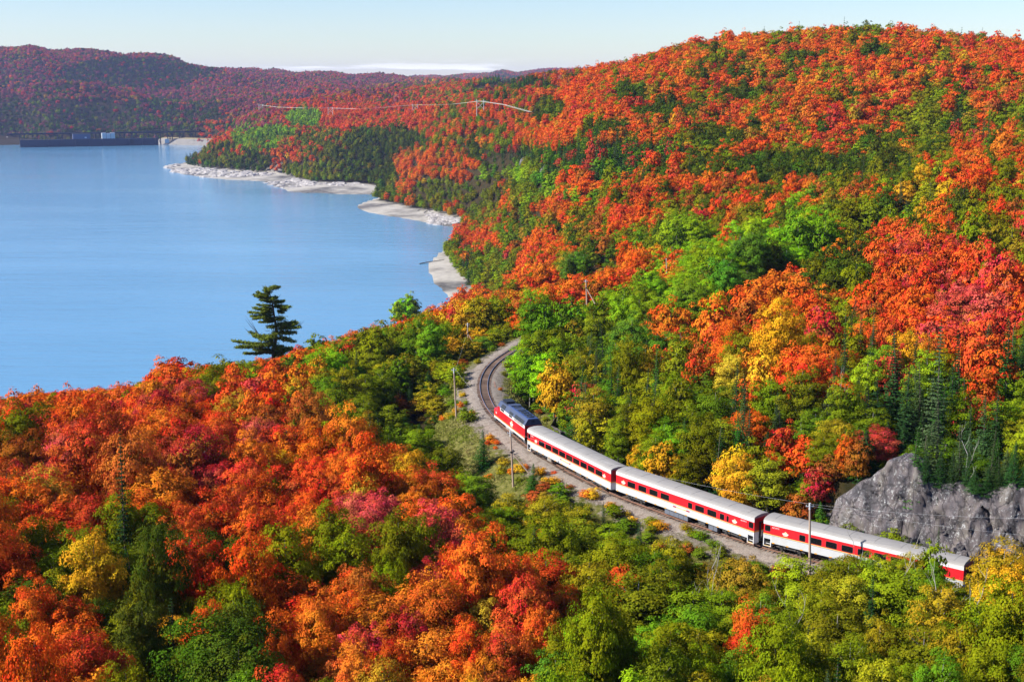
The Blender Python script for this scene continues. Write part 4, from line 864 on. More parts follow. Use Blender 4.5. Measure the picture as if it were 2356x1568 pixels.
#@@RAIL
# ------------------------------------------------------------------ railway
GRAVEL = simple('ballast_gravel', (.215, .18, .15), .95, var=1.0, scale=5, bump=1.0, dirt=((.09, .06, .04), .9, .7))
RUST = simple('rusty_rail', (.16, .075, .045), .7, var=.3, scale=3)
STEEL = simple('polished_rail_head', (.50, .54, .60), .28, metal=.8, var=.1)
def sleeper_mat():
    m, t, n, l = nt('creosoted_sleeper'); out = n.new('ShaderNodeOutputMaterial'); p = n.new('ShaderNodeBsdfPrincipled'); p.inputs['Roughness'].default_value = .9
    oi = n.new('ShaderNodeObjectInfo'); r = n.new('ShaderNodeValToRGB'); e = r.color_ramp.elements; e[0].color = (.085, .05, .035, 1); e[1].color = (.26, .17, .12, 1)
    no = N(t, 'ShaderNodeTexNoise', Scale=2.0, Detail=4.0); g = n.new('ShaderNodeNewGeometry'); l.new(g.outputs['Position'], no.inputs['Vector'])
    ad = N(t, 'ShaderNodeMath', operation='MULTIPLY'); l.new(oi.outputs['Random'], ad.inputs[0]); l.new(no.outputs[0], ad.inputs[1]); ad2 = N(t, 'ShaderNodeMath', operation='MULTIPLY'); l.new(ad.outputs[0], ad2.inputs[0]); ad2.inputs[1].default_value = 1.6
    l.new(ad2.outputs[0], r.inputs[0]); l.new(r.outputs[0], p.inputs['Base Color']); l.new(p.outputs[0], out.inputs[0]); return m
TIE = sleeper_mat()
offs = np.array([-5.2, -4.2, -3.5, -2.9, -2.3, -1.8, -1.2, -.6, 0, .6, 1.2, 1.8, 2.3, 2.9, 3.5, 4.4])
dz = np.array([-1.0, -.80, -.64, -.48, -.33, -.27, -.25, -.25, -.26, -.25, -.25, -.27, -.33, -.48, -.66, -1.0])
nv_ = len(offs); sub = cl[::1]; ns_ = len(sub)
bx = (sub[:, None, 0] + nm[:, None, 0] * offs[None]); by_ = (sub[:, None, 1] + nm[:, None, 1] * offs[None])
bz = RAIL + dz[None] + rng.normal(size=(ns_, nv_)) * np.where(np.abs(offs) > 2, .05, .015)[None]
bi = np.arange(ns_ * nv_).reshape(ns_, nv_)
bq = np.stack([bi[:-1, :-1].ravel(), bi[:-1, 1:].ravel(), bi[1:, 1:].ravel(), bi[1:, :-1].ravel()], 1)
bal = link('ballast_bed', mesh_np('ballast_bed', np.c_[bx.ravel(), by_.ravel(), bz.ravel()], bq, [GRAVEL], True)); tag(bal, kind='structure')
track = empty('railway_track', (cl[len(cl) // 2][0], cl[len(cl) // 2][1], RAIL - .35))
tag(track, 'single railway line of two rails on wooden sleepers curving through the forest', 'railway track')
o0 = Vector(track.location)
for sgn_ in (-1, 1):
    rm = MB(); prof = [(-.07, -.17, RUST), (-.02, -.15, RUST), (-.02, -.04, RUST), (-.038, -.03, RUST), (-.038, 0, STEEL), (.038, 0, RUST), (.038, -.03, RUST), (.02, -.04, RUST), (.02, -.15, RUST), (.07, -.17, RUST)]
    pts = np.array([cl[i] + nm[i] * sgn_ * .755 for i in range(0, len(cl), 2)]); nn = nm[::2]; k = len(prof)
    vs = [(pts[i][0] + nn[i][0] * p_[0] - o0.x, pts[i][1] + nn[i][1] * p_[0] - o0.y, RAIL + p_[1] - o0.z) for i in range(len(pts)) for p_ in prof]
    for mat in (RUST, STEEL):
        rm.add(vs if mat is RUST else [], [], mat)
    for i in range(len(pts) - 1):
        for j in range(k):
            q = (j + 1) % k; rm.f.append((i * k + j, i * k + q, (i + 1) * k + q, (i + 1) * k + j)); rm.m.append(rm.slot(prof[j][2]))
    rm.build('rail', track)
tb = MB(); tb.box(-1.35, 1.35, -.13, .13, -.10, .10, TIE); tie_me = tb.mesh('sleeper')
arc = np.r_[0, np.cumsum(np.hypot(*np.diff(cl, axis=0).T))]
sp = np.arange(8, arc[-1] - 5, .56); tx = np.interp(sp, arc, cl[:, 0]); ty = np.interp(sp, arc, cl[:, 1]); tnx = np.interp(sp, arc, nm[:, 0]); tny = np.interp(sp, arc, nm[:, 1])
vis = [(i, project(tx[i], ty[i], RAIL)) for i in range(len(sp))]
pick = [i for i, (dx, dy) in vis if 780 < dy < 1330 and dx < 1960][:300]; pset = set(pick)
restm = MB()
for i in range(len(sp)):
    a = math.atan2(tny[i], tnx[i]) + rng.normal() * .02; sh = rng.normal() * .05; sx = 1 + rng.normal() * .02
    loc = Vector((tx[i] + tnx[i] * sh, ty[i] + tny[i] * sh, RAIL - .27 + rng.normal() * .01)) - o0
    if i in pset:
        o = link('sleeper', tie_me, track, loc, (0, 0, a)); o.scale = (sx, 1, 1)
    else:
        M_ = Matrix.Translation(loc) @ Matrix.Rotation(a, 4, 'Z'); restm.add([M_ @ Vector(v) for v in tb.v], tb.f, TIE)
ro = restm.build('sleepers', track); ro['kind'] = 'stuff'

# ------------------------------------------------------------------ train
RED = simple('coach_red', (.60, .010, .018), .42, var=.06, scale=.8, dirt=((.28, .02, .02), 1.2, .35)); DRED = simple('end_red', (.34, .008, .016), .5, var=.1)
WHITE = simple('coach_white', (.56, .57, .58), .4, var=.03, dirt=((.45, .42, .38), .9, .25)); SILVER = simple('fluted_side', (.42, .44, .46), .38, var=.05, scale=.7, dirt=((.38, .34, .30), .9, .35))
ROOF = simple('coach_roof', (.25, .24, .23), .8, var=.10, scale=.6, dirt=((.20, .19, .18), .7, .5)); BLACK = simple('undergear_black', (.012, .012, .012), .7, var=.3); DARK = simple('undergear_grey', (.045, .046, .05), .7, var=.3, dirt=((.10, .07, .05), 1.5, .6))
BOXG = simple('equipment_box_grey', (.10, .115, .15), .6, var=.2); YEL = simple('stripe_yellow', (.78, .36, .03), .5, var=.05); CREAM = simple('emblem_cream', (.62, .58, .40), .5, var=.05); EGREEN = simple('emblem_green', (.45, .55, .22), .5, var=.1)
BLUEG = simple('locomotive_roof_grey', (.05, .066, .12), .45, var=.12, scale=1.2, dirt=((.05, .05, .06), 1.2, .5)); BLUED = simple('locomotive_roof_blue', (.03, .055, .15), .5, var=.25, scale=1.5); GRILL = simple('grille', (.015, .018, .022), .5, var=.3); MAROON = simple('maroon', (.30, .012, .03), .5); GOLD = simple('gold_letters', (.80, .33, .07), .5)
STEPY = simple('step_edge_yellow', (.70, .42, .04), .6); ORANGE = simple('reflector_orange', (.75, .34, .05), .5); FRAMEB = simple('window_rubber', (.02, .02, .022), .6); POSTG = simple('handrail_grey', (.62, .63, .65), .4); TANK = simple('tank_grey', (.22, .21, .19), .7, var=.2, dirt=((.12, .08, .05), 1.2, .6))
def glass_mat():
    m, t, n, l = nt('dark_window_glass'); out = n.new('ShaderNodeOutputMaterial'); p = n.new('ShaderNodeBsdfPrincipled'); p.inputs['Base Color'].default_value = (.006, .007, .009, 1); p.inputs['Roughness'].default_value = .06
    p.inputs['IOR'].default_value = 1.5; l.new(p.outputs[0], out.inputs[0]); return m
GLASS = glass_mat()
_txt = {}
def text_part(body, size, mat, parent, loc, rot, name='lettering', ext=.008, width=None):
    key = (body, size)
    if key not in _txt:
        cu_ = bpy.data.curves.new('t', 'FONT'); cu_.body = body; cu_.size = size; cu_.extrude = ext; cu_.align_x = 'CENTER'; cu_.align_y = 'CENTER'; cu_.offset = size * .02
        ob = bpy.data.objects.new('t', cu_); C.objects.link(ob); dg = bpy.context.evaluated_depsgraph_get()
        _txt[key] = bpy.data.meshes.new_from_object(ob.evaluated_get(dg)); bpy.data.objects.remove(ob); _txt[key].name = 'lettering'
    me = _txt[key].copy(); me.materials.clear(); me.materials.append(mat); o = link(name, me, parent, loc, rot)
    if width:
        xs = [v.co.x for v in me.vertices]; o.scale[0] = width / (max(xs) - min(xs))
    return o
def emblem(parent, x, y, z, s, flip=1):
    """cream badge: a hill top over a broad banner and a curved ribbon"""
    b = MB(); hf = .012 * flip
    def plate(pts, mat, t0): 
        n_ = len(pts); vs = [(x + px * s, y - flip * t0, z + pz * s) for px, pz in pts] + [(x + px * s, y - flip * (t0 + .015), z + pz * s) for px, pz in pts]
        b.add(vs, [tuple(range(n_)), tuple(range(n_, 2 * n_))[::-1]] + [(i, n_ + i, n_ + (i + 1) % n_, (i + 1) % n_) for i in range(n_)], mat)
    plate([(-.62, .0), (-.55, .22), (-.30, .42), (-.12, .50), (0, .72), (.10, .52), (.22, .46), (.30, .60), (.40, .36), (.56, .20), (.62, .0)], CREAM, .004)
    plate([(-.95, -.04), (-.88, .16), (-.66, .13), (-.4, .10), (0, .07), (.4, .10), (.66, .13), (.88, .16), (.95, -.04), (.82, -.20), (.5, -.27), (0, -.30), (-.5, -.27), (-.82, -.20)], WHITE, .022)
    plate([(-.70, -.58), (-.62, -.30), (-.3, -.36), (0, -.38), (.3, -.36), (.62, -.30), (.70, -.58), (.45, -.52), (.2, -.60), (0, -.62), (-.2, -.60), (-.45, -.52)], CREAM, .040)
    plate([(-.42, .16), (-.3, .3), (-.05, .44), (.12, .34), (.3, .34), (.42, .16), (0, .12)], EGREEN, .042)
    return b.build('emblem', parent)
def bogie(parent, x, wb, wheels, r, name='bogie'):
    e = MB(); hw = .78
    for sy in (-1, 1):
        e.box(x - wb / 2 - .75, x + wb / 2 + .75, sy * 1.12 - .07, sy * 1.12 + .07, .48, .68, DARK)
        for k in range(wheels):
            wx_ = x - wb / 2 + wb * k / (wheels - 1); e.box(wx_ - .2, wx_ + .2, sy * 1.16 - .13, sy * 1.16 + .13, .30, .66, BLACK)
        for q in (-.28, .28): e.cyl((x + q * wb, sy * 1.2, .62), 'z', .12, .3, DARK, 8)
        e.box(x - .5, x + .5, sy * 1.05 - .1, sy * 1.05 + .1, .62, .86, DARK)
    e.box(x - .35, x + .35, -1.1, 1.1, .5, .8, DARK)
    b = e.build(name, parent)
    for k in range(wheels):
        wx_ = x - wb / 2 + wb * k / (wheels - 1)
        for sy in (-1, 1):
            wmb = MB(); wmb.cyl((0, 0, 0), 'y', r, .12, BLACK, 20); wmb.cyl((0, sy * .07, 0), 'y', r * .55, .03, DARK, 16); wmb.cyl((0, sy * .1, 0), 'y', .12, .12, DARK, 10)
            wmb.build('wheel', b, loc=(wx_, sy * .78, r))
    return b
def rrect(x0, x1, z0, z1, r=.09, n=3):
    pts = []
    for cx, cz, a0 in ((x1 - r, z0 + r, -90), (x1 - r, z1 - r, 0), (x0 + r, z1 - r, 90), (x0 + r, z0 + r, 180)):
        for k in range(n + 1): a = math.radians(a0 + 90 * k / n); pts.append((cx + r * math.cos(a), cz + r * math.sin(a)))
    return pts
def window(parent, x0, x1, z0, z1, y, flip, name='window'):
    f = MB(); o_ = rrect(x0 - .05, x1 + .05, z0 - .05, z1 + .05, .13); i_ = rrect(x0, x1, z0, z1, .09); n_ = len(o_)
    ya, yb, yc = y - flip * .012, y - flip * .0, y + flip * .05
    vs = [(px, ya, pz) for px, pz in o_] + [(px, ya, pz) for px, pz in i_] + [(px, yc, pz) for px, pz in i_] + [(px, yb + flip * .01, pz) for px, pz in o_]
    fs = []
    for k in range(n_):
        q = (k + 1) % n_; fs += [(k, q, n_ + q, n_ + k), (n_ + k, n_ + q, 2 * n_ + q, 2 * n_ + k), (3 * n_ + k, 3 * n_ + q, q, k)]
    f.add(vs, fs, FRAMEB); w_ = f.build(name, parent)
    g = MB(); yg = y + flip * .03; g.add([(px, yg, pz) for px, pz in i_], [tuple(range(n_)) if flip > 0 else tuple(range(n_))[::-1]], GLASS); g.build('pane', w_)
    return w_
def holed_side(parent, name, x0, x1, z0, z1, y, holes, flip, mat, thick=.06):
    m_ = MB(); ya, yb = sorted((y, y + flip * thick)); holes = sorted(holes); cx = x0
    for (a, b_, za, zb) in holes:
        if a > cx: m_.box(cx, a, ya, yb, z0, z1, mat)
        m_.box(a, b_, ya, yb, z0, za, mat); m_.box(a, b_, ya, yb, zb, z1, mat); cx = b_
    if cx < x1: m_.box(cx, x1, ya, yb, z0, z1, mat)
    return m_.build(name, parent)
HWD = 1.52; Z_SK, Z_ST, Z_RT, Z_EV, Z_TOP = .95, 1.98, 3.30, 3.78, 4.18
def coach(A, B, label, wins, doors, texts, logos, plate, boxes, seams):
    A = np.array(A); B = np.array(B); u = (B - A) / np.linalg.norm(B - A); L = float(np.linalg.norm(B - A)); n_ = np.array([-u[1], u[0]])
    org = A + n_ * HWD; e = empty('passenger_coach', (org[0], org[1], RAIL), math.atan2(u[1], u[0]))
    tag(e, label, 'train coach', 'coaches of the train')
    # roof with raised seams
    r = MB(); prof = [(-HWD - .01, Z_EV), (-HWD + .10, Z_EV + .16), (-HWD + .38, Z_EV + .28), (-.8, Z_TOP - .06), (-.3, Z_TOP), (.3, Z_TOP), (.8, Z_TOP - .06), (HWD - .38, Z_EV + .28), (HWD - .10, Z_EV + .16), (HWD + .01, Z_EV)]
    r.prism(prof[::-1], .02, L - .02, ROOF); ro_ = r.build('roof', e)
    for sx_ in seams:
        s_ = MB(); s_.prism([(a * 1.004, b_ + .022) for a, b_ in prof[2:-2]][::-1], sx_ - .03, sx_ + .03, ROOF); s_.build('roof_seam', ro_)
    for flip in (1, -1):
        y = -HWD * flip
        hs = [(a, b_, 2.20, 2.90) for a, b_ in wins]
        dr = [(x0 + .20, x1 - .20, 2.44, 3.12) for x0, x1 in doors]
        xs0 = max([x1 for x0, x1 in doors if x0 < 2] + [0.0]); xs1 = min([x0 for x0, x1 in doors if x0 > 20] + [L])
        holed_side(e, 'red_side_panel', xs0, xs1, Z_ST + .10, Z_RT, y, hs, flip, RED)
        for (a, b_) in wins: window(e, a, b_, 2.20, 2.90, y, flip)
        ya, yb = sorted((y - flip * .02, y + flip * .05))
        m_ = MB(); m_.box(0, L, ya, yb, Z_RT, Z_EV, WHITE); m_.box(0, L, min(y - flip * .05, y), max(y - flip * .05, y), Z_EV - .05, Z_EV - .01, WHITE); m_.box(0, L, min(y - flip * .035, y), max(y - flip * .035, y), Z_RT, Z_RT + .03, WHITE); m_.build('eave_band', e)
        m_ = MB(); m_.box(0, L, ya, yb, Z_ST + .055, Z_ST + .10, YEL); m_.box(0, L, ya, yb, Z_ST + .015, Z_ST + .055, CREAM); m_.box(0, L, ya, yb, Z_ST - .03, Z_ST + .015, BLACK); m_.build('stripe', e)
        # fluted lower side
        fl = MB(); nf = 9; hgt = (Z_ST - .03 - Z_SK) / nf; pr = []
        for k in range(nf): z_ = Z_SK + k * hgt; pr += [(y - flip * .0, z_), (y - flip * .03, z_ + hgt * .25), (y - flip * .03, z_ + hgt * .7), (y, z_ + hgt * .92)]
        pr += [(y, Z_ST - .03), (y + flip * .05, Z_ST - .03), (y + flip * .05, Z_SK)]
        fl.prism(pr if flip < 0 else pr[::-1], xs0, xs1, SILVER); fl.build('fluted_panel', e)
        if flip == 1:
            k = 0; xx = xs0 + .35
            while xx < xs1 - .3:
                if not any(False for _ in ()):
                    q = MB(); q.box(xx - .17, xx + .17, y - .045, y - .031, Z_SK + .01, Z_SK + .12, ORANGE); q.build('reflector', e)
                xx += 1.95
        for (x0, x1) in doors:
            d_ = MB(); yy0, yy1 = sorted((y + flip * .05, y + flip * .10)); fw = .2
            for a, b_, za, zb in ((x0, x0 + fw, Z_ST + .1, Z_RT), (x1 - fw, x1, Z_ST + .1, Z_RT), (x0 + fw, x1 - fw, Z_ST + .1, 2.44), (x0 + fw, x1 - fw, 3.12, Z_RT)): d_.box(a + .012, b_ - .012 if b_ == x1 else b_, yy0, yy1, za, zb, RED)
            do = d_.build('door', e); window(do, x0 + fw, x1 - fw, 2.44, 3.12, y + flip * .05, flip, 'door_window')
            st = MB(); yi = y + flip * .95
            st.box(x0, x0 + .09, min(y, yi), max(y, yi), .42, Z_ST - .03, POSTG); st.box(x1 - .09, x1, min(y, yi), max(y, yi), .42, Z_ST - .03, POSTG)
            st.box(x0 + .09, x1 - .09, min(y, y + flip * .05), max(y, y + flip * .05), 1.42, Z_ST - .03, SILVER); st.box(x0 + .09, x1 - .09, yi - .02, yi + .02, .42, 1.42, BLACK)
            st.box(x0 + .09, x1 - .09, min(y, y - flip * .02), max(y, y - flip * .02), .42, .46, POSTG); so = st.build('boarding_steps', e)
            for k in range(4):
                z_ = .45 + k * .26; yo = y + flip * (.06 + k * .2); t_ = MB(); t_.box(x0 + .09, x1 - .09, min(yo, yo + flip * .26), max(yo, yo + flip * .26), z_, z_ + .04, DARK); t_.box(x0 + .09, x1 - .09, min(yo, yo - flip * .03), max(yo, yo - flip * .03), z_ - .03, z_ + .045, STEPY if k in (0, 2) else POSTG); t_.build('step', so)
        for (tx_, tw, s_) in texts: text_part(s_, .24, WHITE, e, (tx_, y - flip * .012, 3.02), (PI / 2, 0, 0 if flip > 0 else PI), width=tw)
        for lx in logos: emblem(e, lx, y, 2.55, .46, flip)
        if plate:
            (p0, p1, bw, body) = plate; pb = MB(); yy = y - flip * .045; a, b_ = sorted((yy, yy + flip * .013))
            pb.box(p0, p0 + bw, a, b_, 1.58, 1.76, MAROON); pb.box(p1 - bw, p1, a, b_, 1.58, 1.76, MAROON); pb.box(p0 + bw, p1 - bw, a + .004, b_ - .001, 1.57, 1.77, CREAM); po = pb.build('name_board', e)
            text_part(body, .2, GOLD, po, ((p0 + p1) / 2, yy - flip * .004, 1.67), (PI / 2, 0, 0 if flip > 0 else PI), width=p1 - p0 - 2 * bw - .1)
    # ends, floor, undergear
    for xe, sg_ in ((0, 1), (L, -1)):
        m_ = MB(); a, b_ = sorted((xe + sg_ * .02, xe + sg_ * .07)); m_.box(a, b_, -HWD + .06, HWD - .06, Z_ST + .1, Z_EV, DRED); m_.box(a, b_, -HWD + .06, HWD - .06, .9, Z_ST - .03, POSTG); m_.box(min(a, xe), max(b_, xe), -HWD + .05, HWD - .05, Z_ST - .03, Z_ST + .1, YEL)
        en = m_.build('end_wall', e); q = MB(); a, b_ = sorted((xe - sg_ * .22, xe + sg_ * .02)); q.box(a, b_, -.55, -.43, .95, 3.2, BLACK); q.box(a, b_, .43, .55, .95, 3.2, BLACK); q.box(a, b_, -.43, .43, 3.08, 3.2, BLACK); q.box(a, b_, -.43, .43, .95, 1.05, BLACK); q.build('gangway_diaphragm', en)
        q = MB(); q.box(min(xe - sg_ * .3, xe + sg_ * .4), max(xe - sg_ * .3, xe + sg_ * .4), -.14, .14, .62, .88, BLACK); q.build('coupler', e)
    m_ = MB(); m_.box(.1, L - .1, -HWD + .12, HWD - .12, .86, 1.02, BLACK); m_.box(2, L - 2, -.35, .35, .55, .9, BLACK); m_.build('underframe', e)
    m_ = MB(); m_.box(.08, L - .08, -HWD + .12, HWD - .12, 1.3, 3.7, BLACK); m_.build('interior', e)
    for (x0, x1, z0, mt) in boxes:
        for sy in (-1,):
            q = MB(); q.box(x0, x1, sy * 1.38 if sy < 0 else .8, -.75 if sy < 0 else 1.38, z0, .85, mt); q.box(x0 - .03, x1 + .03, -1.42, -.73, .80, .86, DARK); k = x0 + .9
            while k < x1 - .4: q.box(k - .02, k + .02, -1.40, -1.38, z0 + .05, .78, DARK); k += .9
            q.build('equipment_box', e)
    bogie(e, 3.7, 2.5, 2, .46); bogie(e, L - 3.7, 2.5, 2, .46)
    return e
EV_ = RAIL + 3.7
P_ = [((527.4, 429.2), (611, 470.7)), ((616.3, 471.3), (754.5, 518.8)), ((763.8, 519.6), (964, 566.6))]
W1 = [(3.95, 5.72), (6.11, 7.91), (8.31, 10.13), (10.48, 12.27), (12.66, 14.45), (14.79, 16.57), (17.0, 18.75), (19.18, 20.97), (21.37, 23.18)]
W2 = [(2.43, 3.93), (4.66, 6.18), (6.89, 8.43), (9.13, 10.68), (14.37, 15.07), (15.71, 17.24), (17.93, 19.47), (20.17, 20.87), (21.36, 21.66)]
W3 = [(5.04, 5.78), (6.56, 7.97), (8.62, 10.0), (10.7, 12.1), (12.8, 14.2), (14.9, 16.3), (17.0, 18.4), (19.1, 20.5), (21.2, 22.6)]
ends = [(onz(*a, EV_)[:2], onz(*b, EV_)[:2]) for a, b in P_]
coach(*ends[0], 'red and white coach with nine large windows, coupled behind the locomotive', W1, [(.02, 1.12)], [(1.6, .95, 'AC 5706')], [2.95, 23.8], (10.83, 13.93, .38, 'ACHIGAN LAKE'), [(6.4, 7.7, .3, TANK), (15.5, 17.0, .5, DARK), (18.2, 19.0, .55, DARK)], [1.3, 4.6, 7.9, 11.2, 14.5, 17.8, 21.1, 24.3])
coach(*ends[1], 'middle coach of the train, blank red wall between its two sets of windows', W2, [(24.95, 26.05)], [(24.28, 1.0, 'AC 5711')], [1.55, 22.75], (11.56, 14.67, .62, 'TROUT LAKE'), [(9.8, 14.2, .18, BOXG), (16.2, 17.4, .45, DARK), (18.05, 19.6, .2, BOXG)], [1.4, 4.7, 8.0, 11.3, 14.6, 17.9, 21.2, 24.5])
coach(*ends[2], 'rear coach of the train, its lower side and tail hidden by birches', W3, [(.02, 1.12)], [(1.72, 1.0, 'AC 5712')], [3.1], None, [(9.0, 11.0, .3, DARK), (14, 16, .3, DARK)], [1.4, 4.7, 8.0, 11.3, 14.6, 17.9, 21.2, 24.3])

# locomotive: full-width cowl body, short stepped nose, sloped upper sides
A = np.array([-3.10, 220.35]); B = np.array([2.05, 204.95]); u = (B - A) / np.linalg.norm(B - A); LL = float(np.linalg.norm(B - A)); n_ = np.array([-u[1], u[0]])
org = A + n_ * 1.52; loco = empty('locomotive', (org[0], org[1], RAIL), math.atan2(u[1], u[0]))
tag(loco, 'red diesel locomotive with dark blue-grey roof and cream emblem, heading the train', 'locomotive')
X0 = 2.1; HB = 1.52
m_ = MB(); m_.prism([(-HB, 1.36), (HB, 1.36), (HB, 2.85), (-HB, 2.85)], X0, LL, RED); lb = m_.build('body', loco)
m_ = MB(); m_.prism([(-HB, 2.85), (HB, 2.85), (HB, 3.40), (-HB, 3.40)], 3.3, LL, WHITE); m_.prism([(-HB, 2.85), (HB, 2.85), (HB, 3.40), (-HB, 3.40)], X0, 3.3, RED); m_.build('upper_band', loco)
m_ = MB(); m_.prism([(-HB - .02, 3.40), (HB + .02, 3.40), (.98, 4.30), (-.98, 4.30)], 5.9, LL + .02, BLUEG); m_.prism([(-HB - .02, 3.40), (HB + .02, 3.40), (1.0, 4.22), (-1.0, 4.22)], 1.95, 5.9, BLUEG); rf = m_.build('roof', loco)
m_ = MB(); m_.prism([(-.95, 4.30), (.95, 4.30), (.85, 4.42), (-.85, 4.42)], 6.1, LL, BLUED); m_.build('roof_deck', rf)
m_ = MB(); m_.prism([(-HB, 1.36), (HB, 1.36), (HB, 2.35), (1.25, 2.62), (-1.25, 2.62), (-HB, 2.35)], 0.0, X0, RED); m_.prism([(-.7, 2.62), (.7, 2.62), (.6, 2.85), (-.6, 2.85)], .3, X0, RED); m_.build('nose', loco)
m_ = MB()
for sy in (-1, 1): m_.box(X0 - .03, X0, sy * .75 - .5, sy * .75 + .5, 2.85, 3.38, GLASS)
m_.build('windscreen', loco)
for flip in (1, -1):
    y = -HB * flip
    m_ = MB(); a, b_ = sorted((y - flip * .03, y)); m_.box(0, LL, a, b_, 1.30, 1.36, YEL); m_.box(0, LL, a, b_, 1.24, 1.30, BLACK); m_.build('stripe', loco)
    m_ = MB(); a, b_ = sorted((y - flip * .02, y + flip * .05)); m_.box(0, LL, a, b_, .92, 1.24, WHITE); m_.build('sill', loco)
    for x0, x1 in ((2.3, 2.72), (2.85, 3.25)): window(loco, x0, x1, 2.62, 3.25, y, flip, 'cab_window')
    m_ = MB(); a, b_ = sorted((y - flip * .015, y)); m_.box(3.32, 3.36, a, b_, 1.4, 3.3, BLACK)
    m_.build('cab_door_seam', loco)
    for x0, x1, cnt in ((3.6, 6.9, 8), (12.0, 15.6, 9)):
        m_ = MB(); st_ = (x1 - x0) / cnt
        for k in range(cnt): m_.box(x0 + k * st_ + .05, x0 + (k + 1) * st_ - .05, a - flip * .012, b_ - flip * .012, 1.45, 2.80, RED)
        m_.build('access_doors', loco)
    sl = MB()
    def slope(x0, x1, t0, t1, mat, lift=.03):
        q = []
        for (x_, t_) in ((x0, t0), (x1, t0), (x1, t1), (x0, t1)):
            yy = (HB + .02) * (1 - t_) + .98 * t_ + lift; zz = 3.40 * (1 - t_) + 4.30 * t_ + lift * .6; q.append((x_, -flip * yy, zz))
        q2 = [(a_, b__ + flip * .08, c_ - .05) for a_, b__, c_ in q]
        sl.add(q + q2, [(0, 1, 2, 3), (7, 6, 5, 4), (0, 4, 5, 1), (1, 5, 6, 2), (2, 6, 7, 3), (3, 7, 4, 0)], mat)
    slope(3.7, 5.6, .06, .72, GRILL); slope(8.2, 9.9, .02, .5, GRILL)
    sl.build('roof_window_grille', loco)
    for k in range(3):
        sl = MB(); slope(10.9 + k * 1.55, 12.3 + k * 1.55, .02, .60, GRILL); sl.build('radiator_grille', loco)
    for k in range(3):
        m_ = MB(); a, b_ = sorted((y - flip * .012, y)); m_.box(10.9 + k * 1.55, 12.3 + k * 1.55, a, b_, 2.98, 3.36, TANK); m_.build('radiator_louvre', loco)
    m_ = MB(); m_.box(3.75, 5.5, a, b_, 3.0, 3.34, GRILL); m_.box(8.2, 9.8, a, b_, 3.02, 3.34, GRILL); m_.build('side_grille', loco)
    emblem(loco, 9.6, y, 2.05, .85, flip)
    text_part('106', .5, WHITE, loco, (1.15, y - flip * .012, 1.95), (PI / 2, 0, 0 if flip > 0 else PI), name='cab_number')
m_ = MB(); m_.box(LL, LL + .05, -HB + .05, HB - .05, 1.36, 3.38, DRED); m_.box(LL + .05, LL + .12, -.5, .5, 1.2, 3.2, BLACK); m_.build('rear_wall', loco)
m_ = MB(); m_.add([(LL + .05, -1.50, 3.40), (LL + .05, 1.50, 3.40), (LL + .05, .98, 4.34), (LL + .05, -.98, 4.34), (LL + .02, -1.50, 3.40), (LL + .02, 1.50, 3.40), (LL + .02, .98, 4.34), (LL + .02, -.98, 4.34)], [(0, 1, 2, 3), (4, 7, 6, 5), (0, 4, 5, 1), (2, 6, 7, 3), (1, 5, 6, 2), (3, 7, 4, 0)], BLUEG)
rr_o = m_.build('rear_panel', loco); text_part('106', .42, BLACK, rr_o, (LL + .06, -.1, 3.98), (PI / 2, 0, PI / 2), name='rear_number')
for k, x_ in enumerate((8.2, 10.6, 12.0, 13.4, 14.8)):
    m_ = MB(); m_.cyl((x_, 0, 4.46), 'z', .62, .14, GRILL, 20); m_.cyl((x_, 0, 4.545), 'z', .16, .03, BLUED, 10); fo = m_.build('roof_fan', rf)
for (x0, x1, hy, h_) in ((6.5, 7.4, .8, .28), (2.6, 4.6, .72, .3), (9.1, 9.9, .5, .2)):
    m_ = MB(); m_.box(x0, x1, -hy, hy, 4.2, 4.25 + h_, GRILL); m_.box(x0 - .1, x1 + .1, -hy - .1, hy + .1, 4.24 + h_, 4.30 + h_, BLUEG if x0 > 6 else GRILL); m_.build('roof_hatch', rf)
m_ = MB()
for k in range(3): m_.cyl((2.45, -.25 + k * .25, 4.35), 'x', .06, .5, DARK, 8)
m_.build('horn', loco)
m_ = MB(); m_.box(.3, LL - .2, -1.2, 1.2, .9, 1.24, BLACK); m_.build('underframe', loco)
m_ = MB(); m_.prism([(-1.35, .35), (-1.1, .18), (1.1, .18), (1.35, .35), (1.35, .9), (-1.35, .9)], 5.9, 9.6, TANK); m_.build('fuel_tank', loco)
m_ = MB(); m_.add([(-.5, -1.3, .12), (-.5, 1.3, .12), (0, 1.45, .95), (0, -1.45, .95), (.0, -1.3, .12), (.0, 1.3, .12)], [(0, 1, 2, 3), (0, 4, 5, 1), (1, 5, 2), (0, 3, 4), (4, 3, 2, 5)], BLACK); m_.build('pilot_plough', loco)
bogie(loco, 3.3, 2.75, 2, .51); bogie(loco, LL - 3.2, 2.75, 2, .51)
for xq in (.35, LL - .35):
    m_ = MB()
    for sy in (-1, 1):
        m_.tube([(xq - .3, sy * 1.5, .5), (xq - .3, sy * 1.5, 2.2)], .02, POSTG, 6); m_.tube([(xq + .3, sy * 1.5, .5), (xq + .3, sy * 1.5, 1.2)], .02, POSTG, 6)
        for k in range(3): m_.box(xq - .3, xq + .3, sy * 1.35 - .15, sy * 1.35 + .15, .35 + .28 * k, .38 + .28 * k, DARK)
    m_.build('corner_steps', loco)

